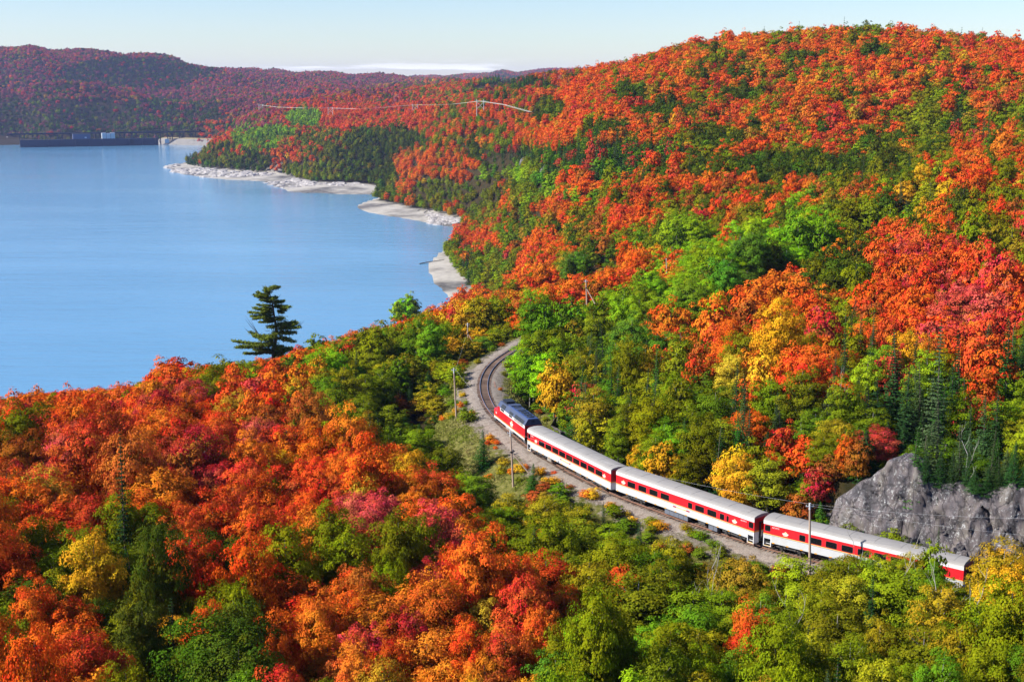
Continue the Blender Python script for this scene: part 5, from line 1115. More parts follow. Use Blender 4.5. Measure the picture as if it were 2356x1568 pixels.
# ------------------------------------------------------------------ telegraph poles and wires
def pole(bx_, by__, tx_, ty_, label, brace=None, arm=True, D=None, band=False):
    if D is None: p, D = hit(bx_, by__)
    p = atD(bx_, by__, D); t_ = atD(tx_, ty_, D); e = empty('telegraph_pole', (p[0], p[1], p[2])); tag(e, label, 'telegraph pole', 'telegraph poles along the line')
    h_ = t_[2] - p[2]; lean = t_[0] - p[0]; m_ = MB(); k = 9
    m_.tube([(lean * q / k, 0, -1 * (q == 0) + h_ * q / k) for q in range(k + 1)], [.17 - .06 * q / k for q in range(k + 1)], GREYW, 8); m_.build('pole_shaft', e)
    m_ = MB(); m_.tube([(lean * .93, 0, h_ * .90), (lean, 0, h_ + .02)], .125, SILVW, 8); m_.build('pole_cap', e)
    if arm:
        m_ = MB(); m_.box(lean - .45, lean + .45, -.05, .05, h_ - .42, h_ - .32, SILVW)
        for q in (-.4, .4): m_.cyl((lean + q, 0, h_ - .25), 'z', .035, .16, SILVW, 6)
        m_.build('crossarm', e)
    if brace:
        q0 = (tx_ + (bx_ - tx_) * brace[2], ty_ + (by__ - ty_) * brace[2]); a = atD(*q0, D); b_ = atD(brace[0], brace[1], D * .995); gb = H(b_[0], b_[1])[0]
        m_ = MB(); m_.tube([Vector(a) - Vector(p), Vector(b_) - Vector(p)], [.10, .12], SILVW if brace[2] < .2 else GREYW, 7); m_.tube([Vector(a) - Vector(p) + Vector((0, 0, -.12)), Vector(a) - Vector(p) + Vector((0, 0, .12))], .22, BLACK, 8); m_.build('push_brace', e)
    return Vector(t_)
tA = pole(1077, 828, 1076, 742, 'pole braced by a slanting strut, left of the far end of the bend', (1106, 817, .28))
tB = pole(1050, 962, 1044, 846, 'bare leaning pole standing on the grassy bank left of the bend')
tC = pole(1181, 1118, 1174, 990, 'pole with a dark strut beside the coupling of locomotive and first coach', (1216, 1086, .38))
tD = pole(1863, 1300, 1863, 1156, 'tall brown pole standing in front of the rear coach', D=math.hypot(36, 147))
tE = pole(1350, 690, 1348, 643, 'short far pole with a strut among the green trees behind the bend', (1369, 698, .4), D=300)
tF = pole(1534, 620, 1533, 594, 'thin far pole in front of the bright green aspens', arm=False, D=345)
def wire(a, b_, label, sag=.8, off=0.0, r=.007):
    m_ = MB(); n_ = 24; mid = (a + b_) / 2; d_ = (b_ - a); s_ = Vector((-d_.y, d_.x, 0)).normalized() * off
    m_.tube([a.lerp(b_, q / n_) + s_ + Vector((0, 0, -.2 - sag * 4 * (q / n_) * (1 - q / n_))) for q in range(n_ + 1)], r, SILVW, 4)
    o = m_.build('telegraph_wire'); tag(o, label, 'wire', 'telegraph wires')
far_r = Vector(atD(2480, 1190, 150)); far_r2 = Vector(atD(2480, 1235, 150))
wire(tC, tD, 'upper thin wire from the pole by the first coach to the tall brown pole', 1.2, .35); 
wire(tD, far_r, 'thin wire crossing the rock face to the right of the tall pole', .5, .3); wire(tD, far_r2, 'lower thin wire in front of the rock face, above the rear coach roof', .4, -.3)
wire(tB, tC, 'thin wire from the leaning pole to the pole by the first coach', .6, .3); wire(tA, tB, 'thin wire between the two poles left of the bend', .5, .3)
# timber and rail lying beside the line
def lying(p0, p1, name, label, cat, mat, w_, h_):
    a = Vector(onz(*[q * K for q in p0], RAIL - .55)); b_ = Vector(onz(*[q * K for q in p1], RAIL - .55)); a.z = H(a.x, a.y)[0]; b_.z = H(b_.x, b_.y)[0]
    L_ = (b_ - a).length; m_ = MB(); m_.box(0, L_, -w_ / 2, w_ / 2, 0, h_, mat); m_.box(-.01, .05, -w_ / 2 - .01, w_ / 2 + .01, -.01, h_ + .01, mat)
    o = m_.build(name); o.location = a + Vector((0, 0, .02)); o.rotation_euler = (0, -math.asin((b_.z - a.z) / L_), math.atan2(b_.y - a.y, b_.x - a.x)); tag(o, label, cat)
def z2(x, y): return ((1780 + x / 4.2375) * .5752, (1330 + y / 4.2375) * .5752)
lying(z2(492, 965), z2(560, 1213), 'loose_rail', 'rusty length of rail lying on the gravel left of the track', 'rail', RUST, .16, .16)
lying(z2(822, 812), z2(852, 940), 'timber_baulk', 'short timber lying on the gravel inside the bend', 'timber', simple('old_timber', (.24, .13, .09), .9), .35, .3)

# ------------------------------------------------------------------ rock cutting behind the rear coach
def rock_mat():
    m, t, n, l = nt('lichened_rock'); out = n.new('ShaderNodeOutputMaterial'); p = n.new('ShaderNodeBsdfPrincipled'); p.inputs['Roughness'].default_value = .85
    g = n.new('ShaderNodeNewGeometry')
    def noise(s, sc_=(1, 1, 1), d=7.0, r=.65): 
        mp_ = n.new('ShaderNodeMapping'); mp_.inputs['Scale'].default_value = sc_; l.new(g.outputs['Position'], mp_.inputs[0]); q = N(t, 'ShaderNodeTexNoise', Scale=s, Detail=d, Roughness=r); l.new(mp_.outputs[0], q.inputs['Vector']); return q.outputs[0]
    r = n.new('ShaderNodeValToRGB'); l.new(noise(.45, (1, 1, .35)), r.inputs[0]); e = r.color_ramp.elements
    while len(e) < 5: e.new(.5)
    for k, (pos, cc) in enumerate([(.30, (.018, .017, .019)), (.42, (.055, .050, .057)), (.51, (.105, .088, .092)), (.60, (.10, .086, .076)), (.74, (.18, .175, .172))]): e[k].position = pos; e[k].color = (*cc, 1)
    l1 = N(t, 'ShaderNodeMapRange'); l1.inputs['From Min'].default_value = .54; l1.inputs['From Max'].default_value = .60; l.new(noise(3.4, (1, 1, .8), 5.0, .75), l1.inputs[0])
    l2 = N(t, 'ShaderNodeMapRange'); l2.inputs['From Min'].default_value = .42; l2.inputs['From Max'].default_value = .62; l.new(noise(.5), l2.inputs[0])
    mu = N(t, 'ShaderNodeMath', operation='MULTIPLY'); l.new(l1.outputs[0], mu.inputs[0]); l.new(l2.outputs[0], mu.inputs[1])
    mx = n.new('ShaderNodeMix'); mx.data_type = 'RGBA'; l.new(mu.outputs[0], mx.inputs['Factor']); l.new(r.outputs[0], mx.inputs['A']); mx.inputs['B'].default_value = (.34, .35, .35, 1)
    s1 = N(t, 'ShaderNodeMapRange'); s1.inputs['From Min'].default_value = .55; s1.inputs['From Max'].default_value = .68; s1.inputs['To Max'].default_value = .75; l.new(noise(.8, (1, 1, .10), 4.0), s1.inputs[0])
    m2 = n.new('ShaderNodeMix'); m2.data_type = 'RGBA'; l.new(s1.outputs[0], m2.inputs['Factor']); l.new(mx.outputs['Result'], m2.inputs['A']); m2.inputs['B'].default_value = (.03, .022, .027, 1)
    mv = n.new('ShaderNodeMapping'); mv.inputs['Scale'].default_value = (1, 1, .55); mv.inputs['Rotation'].default_value = (0, .3, 0); l.new(g.outputs['Position'], mv.inputs[0])
    nd = N(t, 'ShaderNodeTexNoise', Scale=1.2, Detail=3.0); l.new(mv.outputs[0], nd.inputs['Vector']); va_ = N(t, 'ShaderNodeVectorMath', operation='MULTIPLY_ADD'); l.new(nd.outputs['Color'], va_.inputs[0]); va_.inputs[1].default_value = (.9, .9, .9); l.new(mv.outputs[0], va_.inputs[2])
    vo = n.new('ShaderNodeTexVoronoi'); vo.feature = 'DISTANCE_TO_EDGE'; vo.inputs['Scale'].default_value = .55; l.new(va_.outputs[0], vo.inputs['Vector'])
    ck = N(t, 'ShaderNodeMapRange'); ck.inputs['From Min'].default_value = .0; ck.inputs['From Max'].default_value = .06; ck.inputs['To Min'].default_value = .8; ck.inputs['To Max'].default_value = 0; l.new(vo.outputs['Distance'], ck.inputs[0])
    m4 = n.new('ShaderNodeMix'); m4.data_type = 'RGBA'; l.new(ck.outputs[0], m4.inputs['Factor']); l.new(m2.outputs['Result'], m4.inputs['A']); m4.inputs['B'].default_value = (.012, .011, .013, 1)
    l.new(m4.outputs['Result'], p.inputs['Base Color']); b = N(t, 'ShaderNodeBump', Strength=.6, Distance=.12); l.new(noise(3.5, (1, 1, .7), 8.0, .75), b.inputs['Height']); l.new(b.outputs[0], p.inputs['Normal']); l.new(p.outputs[0], out.inputs[0]); return m
ROCK = rock_mat()
ic = np.where((cl[:, 0] > 34.5))[0]; us = np.interp(np.linspace(0, 1, 420), np.linspace(0, 1, len(ic)), ic)
cxs = np.interp(us, np.arange(len(cl)), cl[:, 0]); cys = np.interp(us, np.arange(len(cl)), cl[:, 1]); nxs = np.interp(us, np.arange(len(cl)), nm[:, 0]); nys = np.interp(us, np.arange(len(cl)), nm[:, 1])
fx_, fy_ = cxs + nxs * 8.6, cys + nys * 8.6
fdx = np.array([project(a, b_, 76)[0] for a, b_ in zip(fx_, fy_)])
topy = np.interp(fdx, [1895, 1910, 1960, 2010, 2045, 2090, 2112, 2135, 2200, 2356, 2600, 3300], [1185, 1150, 1112, 1075, 1050, 1066, 1092, 1116, 1122, 1120, 1110, 1110])
vv = np.linspace(0, 1, 46); rows = []
def blocky(a, b_, s, seed): 
    q = vnoise(a, b_, s, seed); return np.floor(q * 4) / 4 + .25 * (q * 4 - np.floor(q * 4)) ** 3
arcs = np.r_[0, np.cumsum(np.hypot(np.diff(fx_), np.diff(fy_)))]
topz = np.array([atD(dx_, ty_, math.hypot(a, b_) + 1.5)[2] for dx_, ty_, a, b_ in zip(fdx, topy, fx_, fy_)])
topz += (vnoise(arcs, arcs * 0, 2.2, 9) - .5) * .8 + (np.sin(np.floor(arcs / 1.3 + np.sin(arcs)) * 91.7) * .5) * .45
fr = np.random.default_rng(23); FS = []
for (su, sz, am_, sl_) in ((1.7, 3.0, .42, .24), (.7, 1.0, .16, .26)):
    nu_ = int(arcs[-1] / su * 14 / sz); FS.append((fr.uniform(-1, arcs[-1] + 1, nu_), fr.uniform(69, 84, nu_), fr.uniform(-am_, am_, nu_), fr.normal(size=nu_) * sl_, fr.normal(size=nu_) * sl_ * .7, sz / su))
def facets(u_, z_, k_):
    z_ = z_ + u_ * 0; a_, b_, d_, p_, q_, an = FS[k_]; uu = u_ + (z_ - 75) * .25
    i_ = ((uu[:, None] - a_[None]) ** 2 + ((z_[:, None] - b_[None]) / an) ** 2).argmin(1)
    return d_[i_] + p_[i_] * (uu - a_[i_]) + q_[i_] * (z_ - b_[i_])
for k, v_ in enumerate(vv):
    if v_ <= .72:
        q = v_ / .72; z_ = 70.9 + (topz - 70.9) * q; o_ = 8.3 + 1.9 * q ** 1.4
        disp = (vnoise(arcs, z_, 6.0, 4) - .5) * 1.1 + facets(arcs, z_, 0) + facets(arcs, z_, 1) + (vnoise(arcs, z_, .4, 8) - .5) * .12
        disp *= min(1, (1.05 - q) * 4 + .3)
        o_ = o_ - disp
    else:
        q = (v_ - .72) / .28; z_ = topz + .25 * math.sin(q * 3.1) + (vnoise(arcs, arcs * 0 + q * 3, 1.2, 3) - .5) * .7 - q ** 3 * 2.0; o_ = 10.2 + q * 6.0
    rows.append(np.c_[cxs + nxs * o_, cys + nys * o_, z_])
rv = np.vstack(rows); ri = np.arange(len(vv) * len(us)).reshape(len(vv), len(us))
rq = np.stack([ri[:-1, :-1].ravel(), ri[:-1, 1:].ravel(), ri[1:, 1:].ravel(), ri[1:, :-1].ravel()], 1)
ro_ = link('rock_face', mesh_np('rock_face', rv, rq[:, ::-1], [ROCK], False)); tag(ro_, 'purple-grey lichened rock cutting rising behind the rear coach', 'rock face')
rim = 0
for k_ in range(3, 420, 6):
    dx_ = fdx[k_]
    if dx_ > 2400 or (1930 < dx_ < 2095 and k_ % 4): continue
    if dx_ < 1930: continue
    kd_ = ['spruce', 'birch', 'birch'][k_ % 3]; rim += 1; big_ = dx_ > 2095
    nme_ = {'spruce': ['grey-green', 'dark'], 'birch': ['olive-green', 'ochre', 'green']}[kd_]; nme_ = nme_[k_ % len(nme_)]
    o_ = 10.1 + (k_ % 5) * .35
    single_tree(dict(x=cxs[k_] + nxs[k_] * o_, y=cys[k_] + nys[k_] * o_, z=topz[k_] - .5, H=(rng.uniform(3.0, 6.5) if big_ else 1.5), R=(rng.uniform(.9, 1.4) if kd_ == 'spruce' else rng.uniform(1.1, 1.9)) * (1 if big_ else .5), name=nme_, kind=kd_, label='%s small %s %s rooted on the rim of the rock face, from its left end' % (ORD[rim - 1].replace('nearest', 'first'), nme_, kd_)))
def boulder(name, loc, s, label, cat, mat, seed, flat=.6):
    import bmesh
    bm = bmesh.new(); bmesh.ops.create_icosphere(bm, subdivisions=3, radius=1)
    r_ = np.random.default_rng(seed); pl = r_.normal(size=(9, 3)); pl /= np.linalg.norm(pl, axis=1)[:, None]; hd = r_.uniform(.55, .9, 9)
    for v in bm.verts:
        c_ = np.array(v.co)
        for a, h_ in zip(pl, hd):
            dd_ = c_ @ a - h_
            if dd_ > 0: c_ -= a * dd_ * .95
        c_ += r_.normal(size=3) * .02; v.co = c_ * np.array([1.0, .8, flat]) * s
    me = bpy.data.meshes.new(name); bm.to_mesh(me); bm.free(); me.materials.append(mat); o = link(name, me, None, loc, (0, 0, r_.uniform(0, 6))); tag(o, label, cat); return o
for i, (dx_, dy_, s, lb_) in enumerate([(1215, 382, 9, 'grey crag showing among the trees on the mid slope'), (1255, 396, 6, 'small grey crag just right of the larger one on the mid slope'), (1700, 1308, 1.1, 'angular brown boulder below the track at the edge of the birches'), (2222, 1312, 2.2, 'pale boulder beside the tail of the rear coach'), (1180, 1040, .5, 'small pale stone near the foot of the braced pole')]):
    p, D = hit(dx_, dy_, 0); boulder('boulder', (p[0], p[1], p[2] + s * .1), s, lb_, 'boulder', ROCK, 40 + i, .8)

# ------------------------------------------------------------------ the lone pine
PD = 262.0; U = PD / F * 90 / 1568; pb_ = atD(645, 838, PD); gx0 = H(pb_[0], pb_[1])[0]
pine = empty('pine_tree', (pb_[0], pb_[1], gx0)); tag(pine, 'lone ragged white pine with windswept boughs rising against the lake', 'tree')
zb0 = atD(1093 * .5752 + 0, 0, PD)[2]
def pp(ux, uy, dep=0.0):   # zoomed-picture units -> pine local metres
    dx_ = (900 + ux * 360 / 1568) * .5752; dy_ = (1100 + uy * 360 / 1568) * .5752
    q = atD(dx_, dy_, PD); return Vector((q[0] - pb_[0], q[1] - pb_[1] + dep, q[2] - gx0))
m_ = MB(); tpts = [pp(838, 1430)] + [pp(a, b_) for a, b_ in ((838, 1300), (880, 1150), (893, 900), (862, 740), (832, 520), (795, 380), (760, 230))]
tpts[0] = Vector((tpts[1].x, tpts[1].y, -.5)); m_.tube(tpts, [.42, .36, .32, .27, .21, .16, .11, .04], SPRUCEB, 9); m_.build('trunk', pine)
boughs = [(780, 260, 880, 190, 45), (850, 230, 935, 215, 36), (780, 330, 690, 225, 38), (760, 370, 555, 295, 34), (760, 395, 515, 335, 30), (800, 420, 880, 400, 60), (820, 470, 595, 440, 36), (820, 530, 555, 520, 26), (830, 600, 525, 545, 36), (840, 650, 430, 650, 38), (845, 690, 440, 725, 34), (850, 750, 680, 765, 34), (870, 800, 600, 815, 24), (850, 480, 1010, 465, 44), (850, 540, 1165, 520, 36),
          (960, 560, 1060, 610, 46), (930, 620, 1015, 660, 34), (880, 770, 1020, 760, 56), (890, 860, 1200, 840, 52), (900, 930, 1310, 900, 44), (890, 900, 735, 900, 40), (900, 1000, 1220, 1010, 54), (900, 1080, 1230, 1150, 42), (890, 980, 830, 1100, 60), (880, 1080, 600, 1080, 52), (870, 1140, 390, 1030, 40), (870, 1200, 160, 1125, 34), (850, 1210, 240, 1215, 34), (870, 1220, 740, 1190, 66), (870, 1290, 1010, 1250, 66), (870, 1340, 1160, 1290, 54), (860, 1340, 600, 1280, 54), (840, 1330, 360, 1345, 36), (870, 1390, 1010, 1380, 50)]
fo_ = []; br = MB(); prng = np.random.default_rng(5)
for rep in range(2):
    for (x0, y0, x1, y1, th_) in boughs:
        dep = prng.normal() * .45 * abs(x1 - x0) * U * (1 if rep else .6); sc_ = 1 if rep == 0 else prng.uniform(.55, .85)
        a = pp(x0, y0); b_ = pp(x0 + (x1 - x0) * sc_, y0 + (y1 - y0) * sc_, dep)
        mid = a.lerp(b_, .5) - Vector((0, 0, .06 * (b_ - a).length)); br.tube([a, mid, b_], [.10, .06, .02], SPRUCEB, 5)
        n_ = int(90 + (b_ - a).length * 150); t_ = prng.uniform(.12, 1.02, n_); P0 = np.array([(1 - q) ** 2 * np.array(a) + 2 * q * (1 - q) * np.array(mid) + q * q * np.array(b_) for q in t_])
        wd = th_ * U * .95 * (1.0 - .35 * t_) ; side = prng.normal(size=(n_, 3)) * np.c_[wd * .75, wd * 1.5, wd * .42]; side[:, 2] += wd * .35
        c_ = P0 + side; dirv = np.array((b_ - a).normalized()); nn = np.array([0, 0, 1.0]) + prng.normal(size=(n_, 3)) * .7
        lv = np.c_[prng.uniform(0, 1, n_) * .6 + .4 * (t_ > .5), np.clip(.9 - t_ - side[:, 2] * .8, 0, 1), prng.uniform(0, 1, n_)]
        fo_.append(leafset(c_, nn, .24 * prng.uniform(.6, 1.3, n_), lv, .38))
for (x0, y0, x1, y1) in ((620, 1060, 350, 690), (600, 1040, 440, 760), (560, 1000, 350, 760), (740, 230, 640, 160), (750, 220, 695, 150), (760, 230, 770, 165), (900, 400, 980, 320), (1250, 900, 1390, 775), (1270, 880, 1330, 790), (440, 990, 330, 900), (780, 960, 680, 950), (900, 760, 945, 620)):
    br.tube([pp(x0, y0), pp((x0 + x1) / 2, (y0 + y1) / 2 + 15), pp(x1, y1)], [.07, .05, .015], SPRUCEB, 4)
br.build('branches', pine)
me = leaf_mesh('needles', fo_, [NEED_O]); no_ = link('crown', me, pine); no_.color = (.14, .17, .022, 1)

# ------------------------------------------------------------------ bare white trees and snags
def dead_mesh(seed):
    r_ = np.random.default_rng(seed); m_ = MB(); Ht = 8.0
    def grow(p, d_, L_, r__, lvl):
        pts = [p]; dd_ = d_.copy()
        for k in range(4):
            dd_ = (dd_ + Vector(r_.normal(size=3) * .16) + Vector((0, 0, .08))).normalized(); pts.append(pts[-1] + dd_ * L_ / 4)
        m_.tube(pts, [r__ * (1 - .2 * k) for k in range(5)], DEADW, 5 if lvl == 0 else 4, cap=False)
        if lvl < 2:
            for k in range(5 if lvl == 0 else 3):
                q = pts[1 + (k % 4)]; a = r_.uniform(0, 6.28); e_ = Vector((math.cos(a), math.sin(a), r_.uniform(.4, 1.2))).normalized(); grow(q, (dd_ * .4 + e_).normalized(), L_ * r_.uniform(.35, .55), r__ * .45, lvl + 1)
    grow(Vector((0, 0, -.5)), Vector((.05, 0, 1)), Ht, .085, 0); return m_.mesh('bare_branches')
DM = [dead_mesh(s) for s in range(4)]
for i, (dx_, fy, ty_, lb_) in enumerate([(1620, 1400, 1300, 'bare white dead tree leaning among birches, left of the bottom right thicket'), (2008, 1350, 1235, 'bare white birch standing just in front of the rear coach roof'), (2070, 1360, 1228, 'forked white dead tree close to the hidden middle of the rear coach'), (2262, 1480, 1340, 'sprawling pale dead tree low in the bottom right corner'), (2235, 1450, 1350, 'thin pale dead stem beside the sprawling dead tree at bottom right'), (1845, 1470, 1390, 'small grey bare tree between the birches below the tall brown pole'),
                                          (1205, 1390, 1300, 'pale dead stem at the dark edge of the scarlet maples'), (1660, 1380, 1290, 'white broken dead branches below the boulder by the track'), (1945, 990, 850, 'grey dead spruce snag on the slope above the rock face'), (2222, 1160, 985, 'grey dead spruce standing on top of the rock face'), (1722, 660, 560, 'white forked trunk in front of the blue-green aspen'), (2105, 1440, 1380, 'small bare white tree among olive birches at lower right')]):
    D = hit(dx_, (fy + ty_) / 2, 7)[1]; t_ = atD(dx_, ty_, D); g = H(t_[0], t_[1])[0]; hh = min(t_[2] - g, 9.5)
    if i == 1 or i == 2: D = math.hypot(t_[0], t_[1])
    o = empty('dead_tree', (t_[0], t_[1], g), i * 1.3); o.scale = (hh / 8.6,) * 3; tag(o, lb_, 'dead tree', 'bare dead trees'); link('bare_branches', DM[i % 4], o)

# ------------------------------------------------------------------ bushes and grass on the bank
SHR = []
for k in range(5): SHR.append(leaf_mesh('bush_leaves', crown_leaves(1.0, -.1, 1.5, 24, .42, 40, .085, lobes=.35, up=.5), [LEAF_O]))
sm_ = MB()
for k in range(7): a = k * .9; sm_.tube([(0, 0, -.2), (math.cos(a) * .3, math.sin(a) * .3, .5), (math.cos(a) * .55, math.sin(a) * .55, 1.0)], [.03, .02, .008], BARK, 4, cap=False)
SHS = sm_.mesh('stems')
def zz1(x, y): return ((1900 + x / 3.485) * .5752, (1550 + y / 3.485) * .5752)
def zz6(x, y): return ((2400 + x / 2.945) * .5752, (1800 + y / 2.945) * .5752)
shr = [(*zz1(205, 715), .8, 'golden'), (*zz1(185, 775), .6, 'red'), (*zz1(270, 745), .6, 'orange'), (*zz1(310, 768), .5, 'red'), (*zz1(290, 830), .5, 'orange-red'), (*zz1(625, 1140), 1.1, 'golden'), (*zz1(690, 1095), .7, 'orange'), (*zz1(905, 1190), .9, 'golden'), (*zz1(1105, 1178), .5, 'red'), (*zz1(1075, 1310), 1.1, 'golden'), (*zz1(500, 1180), .7, 'orange'), (*zz1(400, 1060), 1.0, 'bronze'), (*zz1(370, 1190), 1.0, 'ochre'), (*zz1(1570, 1510), 1.0, 'orange'), (*zz1(1650, 1530), 1.1, 'golden'), (*zz1(1320, 1380), .6, 'rust'),
       (*zz6(130, 665), .9, 'golden'), (*zz6(160, 705), .55, 'red'), (*zz6(318, 745), .6, 'yellow-green'), (*zz6(235, 745), .4, 'orange'), (*zz6(390, 815), .6, 'golden'), (*zz6(690, 900), 1.3, 'golden'), (*zz6(1190, 1030), 1.0, 'green'), (*zz6(600, 850), 1.0, 'yellow-green'), (*zz6(1100, 980), .9, 'olive-green'), (*zz6(1330, 1110), .9, 'green'), (*zz6(1010, 930), .7, 'ochre'), (*zz6(1420, 1180), .8, 'olive-green'),
       (*z2(300, 1050), .8, 'golden'), (*z2(250, 920), 1.4, 'olive-green'), (*z2(350, 1190), .7, 'yellow-green'), (*z2(270, 1250), .8, 'orange'), (*z2(150, 1215), 1.1, 'green'), (*z2(390, 1470), 1.5, 'green'), (*z2(100, 1410), 1.0, 'bronze'), (*z2(465, 1360), .6, 'golden'), (*z2(800, 290), 1.2, 'green'), (*z2(440, 430), 1.7, 'olive-green'), (*z2(1070, 580), 1.2, 'yellow-green'), (*z2(1010, 700), .8, 'olive-green'), (*z2(1150, 460), 1.3, 'green'), (*z2(1150, 640), 1.1, 'yellow-green'), (*z2(560, 500), .9, 'ochre'), (*z2(330, 1350), .9, 'green'), (*z2(940, 960), .5, 'orange'), (*z2(180, 1330), .7, 'golden')]
rs = np.random.default_rng(3)
for k in range(85):
    a = rs.integers(60, len(cl) - 90); s_ = -rs.uniform(5.5, 15) if rs.uniform() < .72 else rs.uniform(4.5, 9); x_, y_ = cl[a] + nm[a] * s_
    if in_poly(np.array([x_]), np.array([y_]), open_w)[0]:
        q = project(x_, y_, H(x_, y_)[0]); shr.append((q[0], q[1], rs.uniform(.35, .8) + max(0, -s_ - 7.5) * .09, ['olive-green', 'orange', 'olive-green', 'green', 'rust', 'ochre', 'yellow-green'][rs.integers(7)]))
lmk = [('the leaning bare pole', 1048, 940), ('the pole beside the locomotive', 1180, 1090), ('the far braced pole', 1077, 820), ('the loose rail', 1095, 910), ('the first coach', 1320, 1130), ('the middle coach', 1560, 1230), ('the locomotive nose', 1140, 960), ('the small spruce by the track', 1226, 1110), ('the inside of the bend', 1170, 870), ('the tall brown pole', 1863, 1290), ('the coupling of first and middle coach', 1412, 1150)]
sk_ = {}
for (dx_, dy_, s_, nme) in shr:
    p, D = hit(dx_, dy_, .3); m2_ = min(range(len(lmk)), key=lambda i: (lmk[i][1] - dx_) ** 2 + (lmk[i][2] - dy_) ** 2); o8 = int(round(math.atan2(dy_ - lmk[m2_][2], dx_ - lmk[m2_][1]) / (PI / 4))) % 8
    sk_.setdefault(('small' if s_ < .7 else 'bushy', nme, m2_, o8), []).append((math.hypot(dx_ - lmk[m2_][1], dy_ - lmk[m2_][2]), p, s_))
for (sw, nme, m2_, o8), L in sk_.items():
    L.sort(key=lambda q: q[0])
    for i, (_, p, s_) in enumerate(L):
        e = empty('shrub', (p[0], p[1], p[2]), rs.uniform(0, 6)); e.scale = (s_ * rs.uniform(.8, 1.5), s_ * rs.uniform(.8, 1.3), s_ * rs.uniform(.6, 1.15))
        tag(e, '%s%s %s shrub %s %s' % ('' if len(L) == 1 else ORD[i] + ' ', sw, nme, DIRS[o8], lmk[m2_][0]), 'shrub', 'shrubs on the open bank')
        b_ = link('foliage', SHR[rs.integers(5)], e); b_.color = (*jitter(PAL[nme][0]), 1); link('stems', SHS, e)
# grass: blades nobody could count
GRASS = leaf_mat('grass_blades', 'obj', inner=(.30, .24, .10), inn=.9, trans=.2, hue=.03)
xs = rs.uniform(open_w[:, 0].min(), open_w[:, 0].max(), 90000); ys = rs.uniform(open_w[:, 1].min(), open_w[:, 1].max(), 90000)
k = in_poly(xs, ys, open_w); xs, ys = xs[k], ys[k]; dk, sk2, _ = track_dist(xs, ys); dens = vnoise(xs, ys, 3.0, 4) * .6 + vnoise(xs, ys, .9, 7) * .5
k = (dk > np.where(sk2 < 0, 5.0, 4.0) + rs.uniform(0, 3, len(xs))) & (dens > np.where(sk2 < 0, .50, .30)); xs, ys = xs[k], ys[k]; zs = H(xs, ys)
nb = 7; ii = np.repeat(np.arange(len(xs)), nb); cen = np.c_[xs[ii] + rs.normal(size=len(ii)) * .18, ys[ii] + rs.normal(size=len(ii)) * .18, zs[ii] + rs.uniform(.05, .3, len(ii))]
lv = np.c_[rs.uniform(0, 1, len(ii)), np.clip(vnoise(xs[ii], ys[ii], 5, 2) * 1.6 - .4 + rs.normal(size=len(ii)) * .2, 0, 1), rs.uniform(0, 1, len(ii))]
gm = leaf_mesh('grass', [leafset(cen, rs.normal(size=(len(ii), 3)) * np.array([1, 1, .5]), .17 * rs.uniform(.6, 1.4, len(ii)), lv, .3)], [GRASS])
go_ = link('grass', gm); go_.color = (.17, .20, .022, 1); tag(go_, 'tufts of green and straw-coloured grass on the bank beside the track', 'grass', kind='stuff')
# undergrowth at the feet of the near trees
# ------------------------------------------------------------------ driftwood on the beaches
for i, (a, b_, r__, lb_) in enumerate([((965, 604), (1022, 597), .35, 'long fallen tree reaching from the sandy spit into the water'), ((1052, 668), (1075, 660), .3, 'bleached log lying across the sandy spit near the trees'), ((1062, 640), (1072, 648), .25, 'short bleached log at the tree edge of the sandy spit'), ((975, 492), (992, 486), .4, 'dark log stranded on the cove beach'), ((1005, 497), (1022, 490), .4, 'white log on the cove beach next to the rocks'), ((960, 488), (985, 482), .4, 'pale log at the top of the cove beach'), ((735, 428), (775, 424), .5, 'bleached log on the sandy shore of the wooded headland')]):
    pa = onz(a[0] * K, a[1] * K, .8); pb2 = onz(b_[0] * K, b_[1] * K, .8); ga = max(H(pa[0], pa[1])[0], .05); gb = max(H(pb2[0], pb2[1])[0], .05); va, vb = Vector((pa[0], pa[1], ga + r__ * .6)), Vector((pb2[0], pb2[1], gb + r__ * .6)); o_ = va.copy()
    m_ = MB(); m_.tube([va - o_, (va + vb) / 2 - o_ + Vector((0, 0, .2)), vb - o_], [r__, r__ * .8, r__ * .4], DEADW if i else SPRUCEB, 7)
    for k in range(5):
        q = (va - o_).lerp(vb - o_, .3 + .14 * k); m_.tube([q, q + Vector((rs.normal() * .8, rs.normal() * .8, rs.uniform(.5, 1.8)))], [r__ * .3, .04], DEADW if i else SPRUCEB, 4, cap=False)
    o = m_.build('driftwood_log'); o.location = o_; tag(o, lb_, 'driftwood', 'driftwood on the lake shore')
# shore rocks: a rough scatter along the far points
pts_r = []
for poly, nrk in ((beaches[2], 260), (beaches[1], 120), (beaches[3], 70)):
    c0, c1 = poly.min(0), poly.max(0); cnt = 0; tries = 0
    c0 = np.maximum(c0, [-1400, 0])
    while cnt < nrk and tries < 60000:
        tries += 1; x_, y_ = rs.uniform(c0[0], c1[0]), rs.uniform(c0[1], c1[1])
        if not in_poly(np.array([x_]), np.array([y_]), poly)[0] or H(x_, y_)[0] < -.4 or vnoise(np.array([x_]), np.array([y_]), 90, 12)[0] < .45: continue
        dx_ = project(x_, y_, 1)[0]
        if poly is beaches[1] and dx_ < 985: continue
        pts_r.append((x_, y_, H(x_, y_)[0], rs.uniform(1.5, 5.5) * (.6 if poly is beaches[1] else 1))); cnt += 1
rb = MB(); SROCK = simple('shore_rock', (.34, .32, .31), .9, var=.45, scale=.4, dirt=((.12, .11, .11), .2, .7))
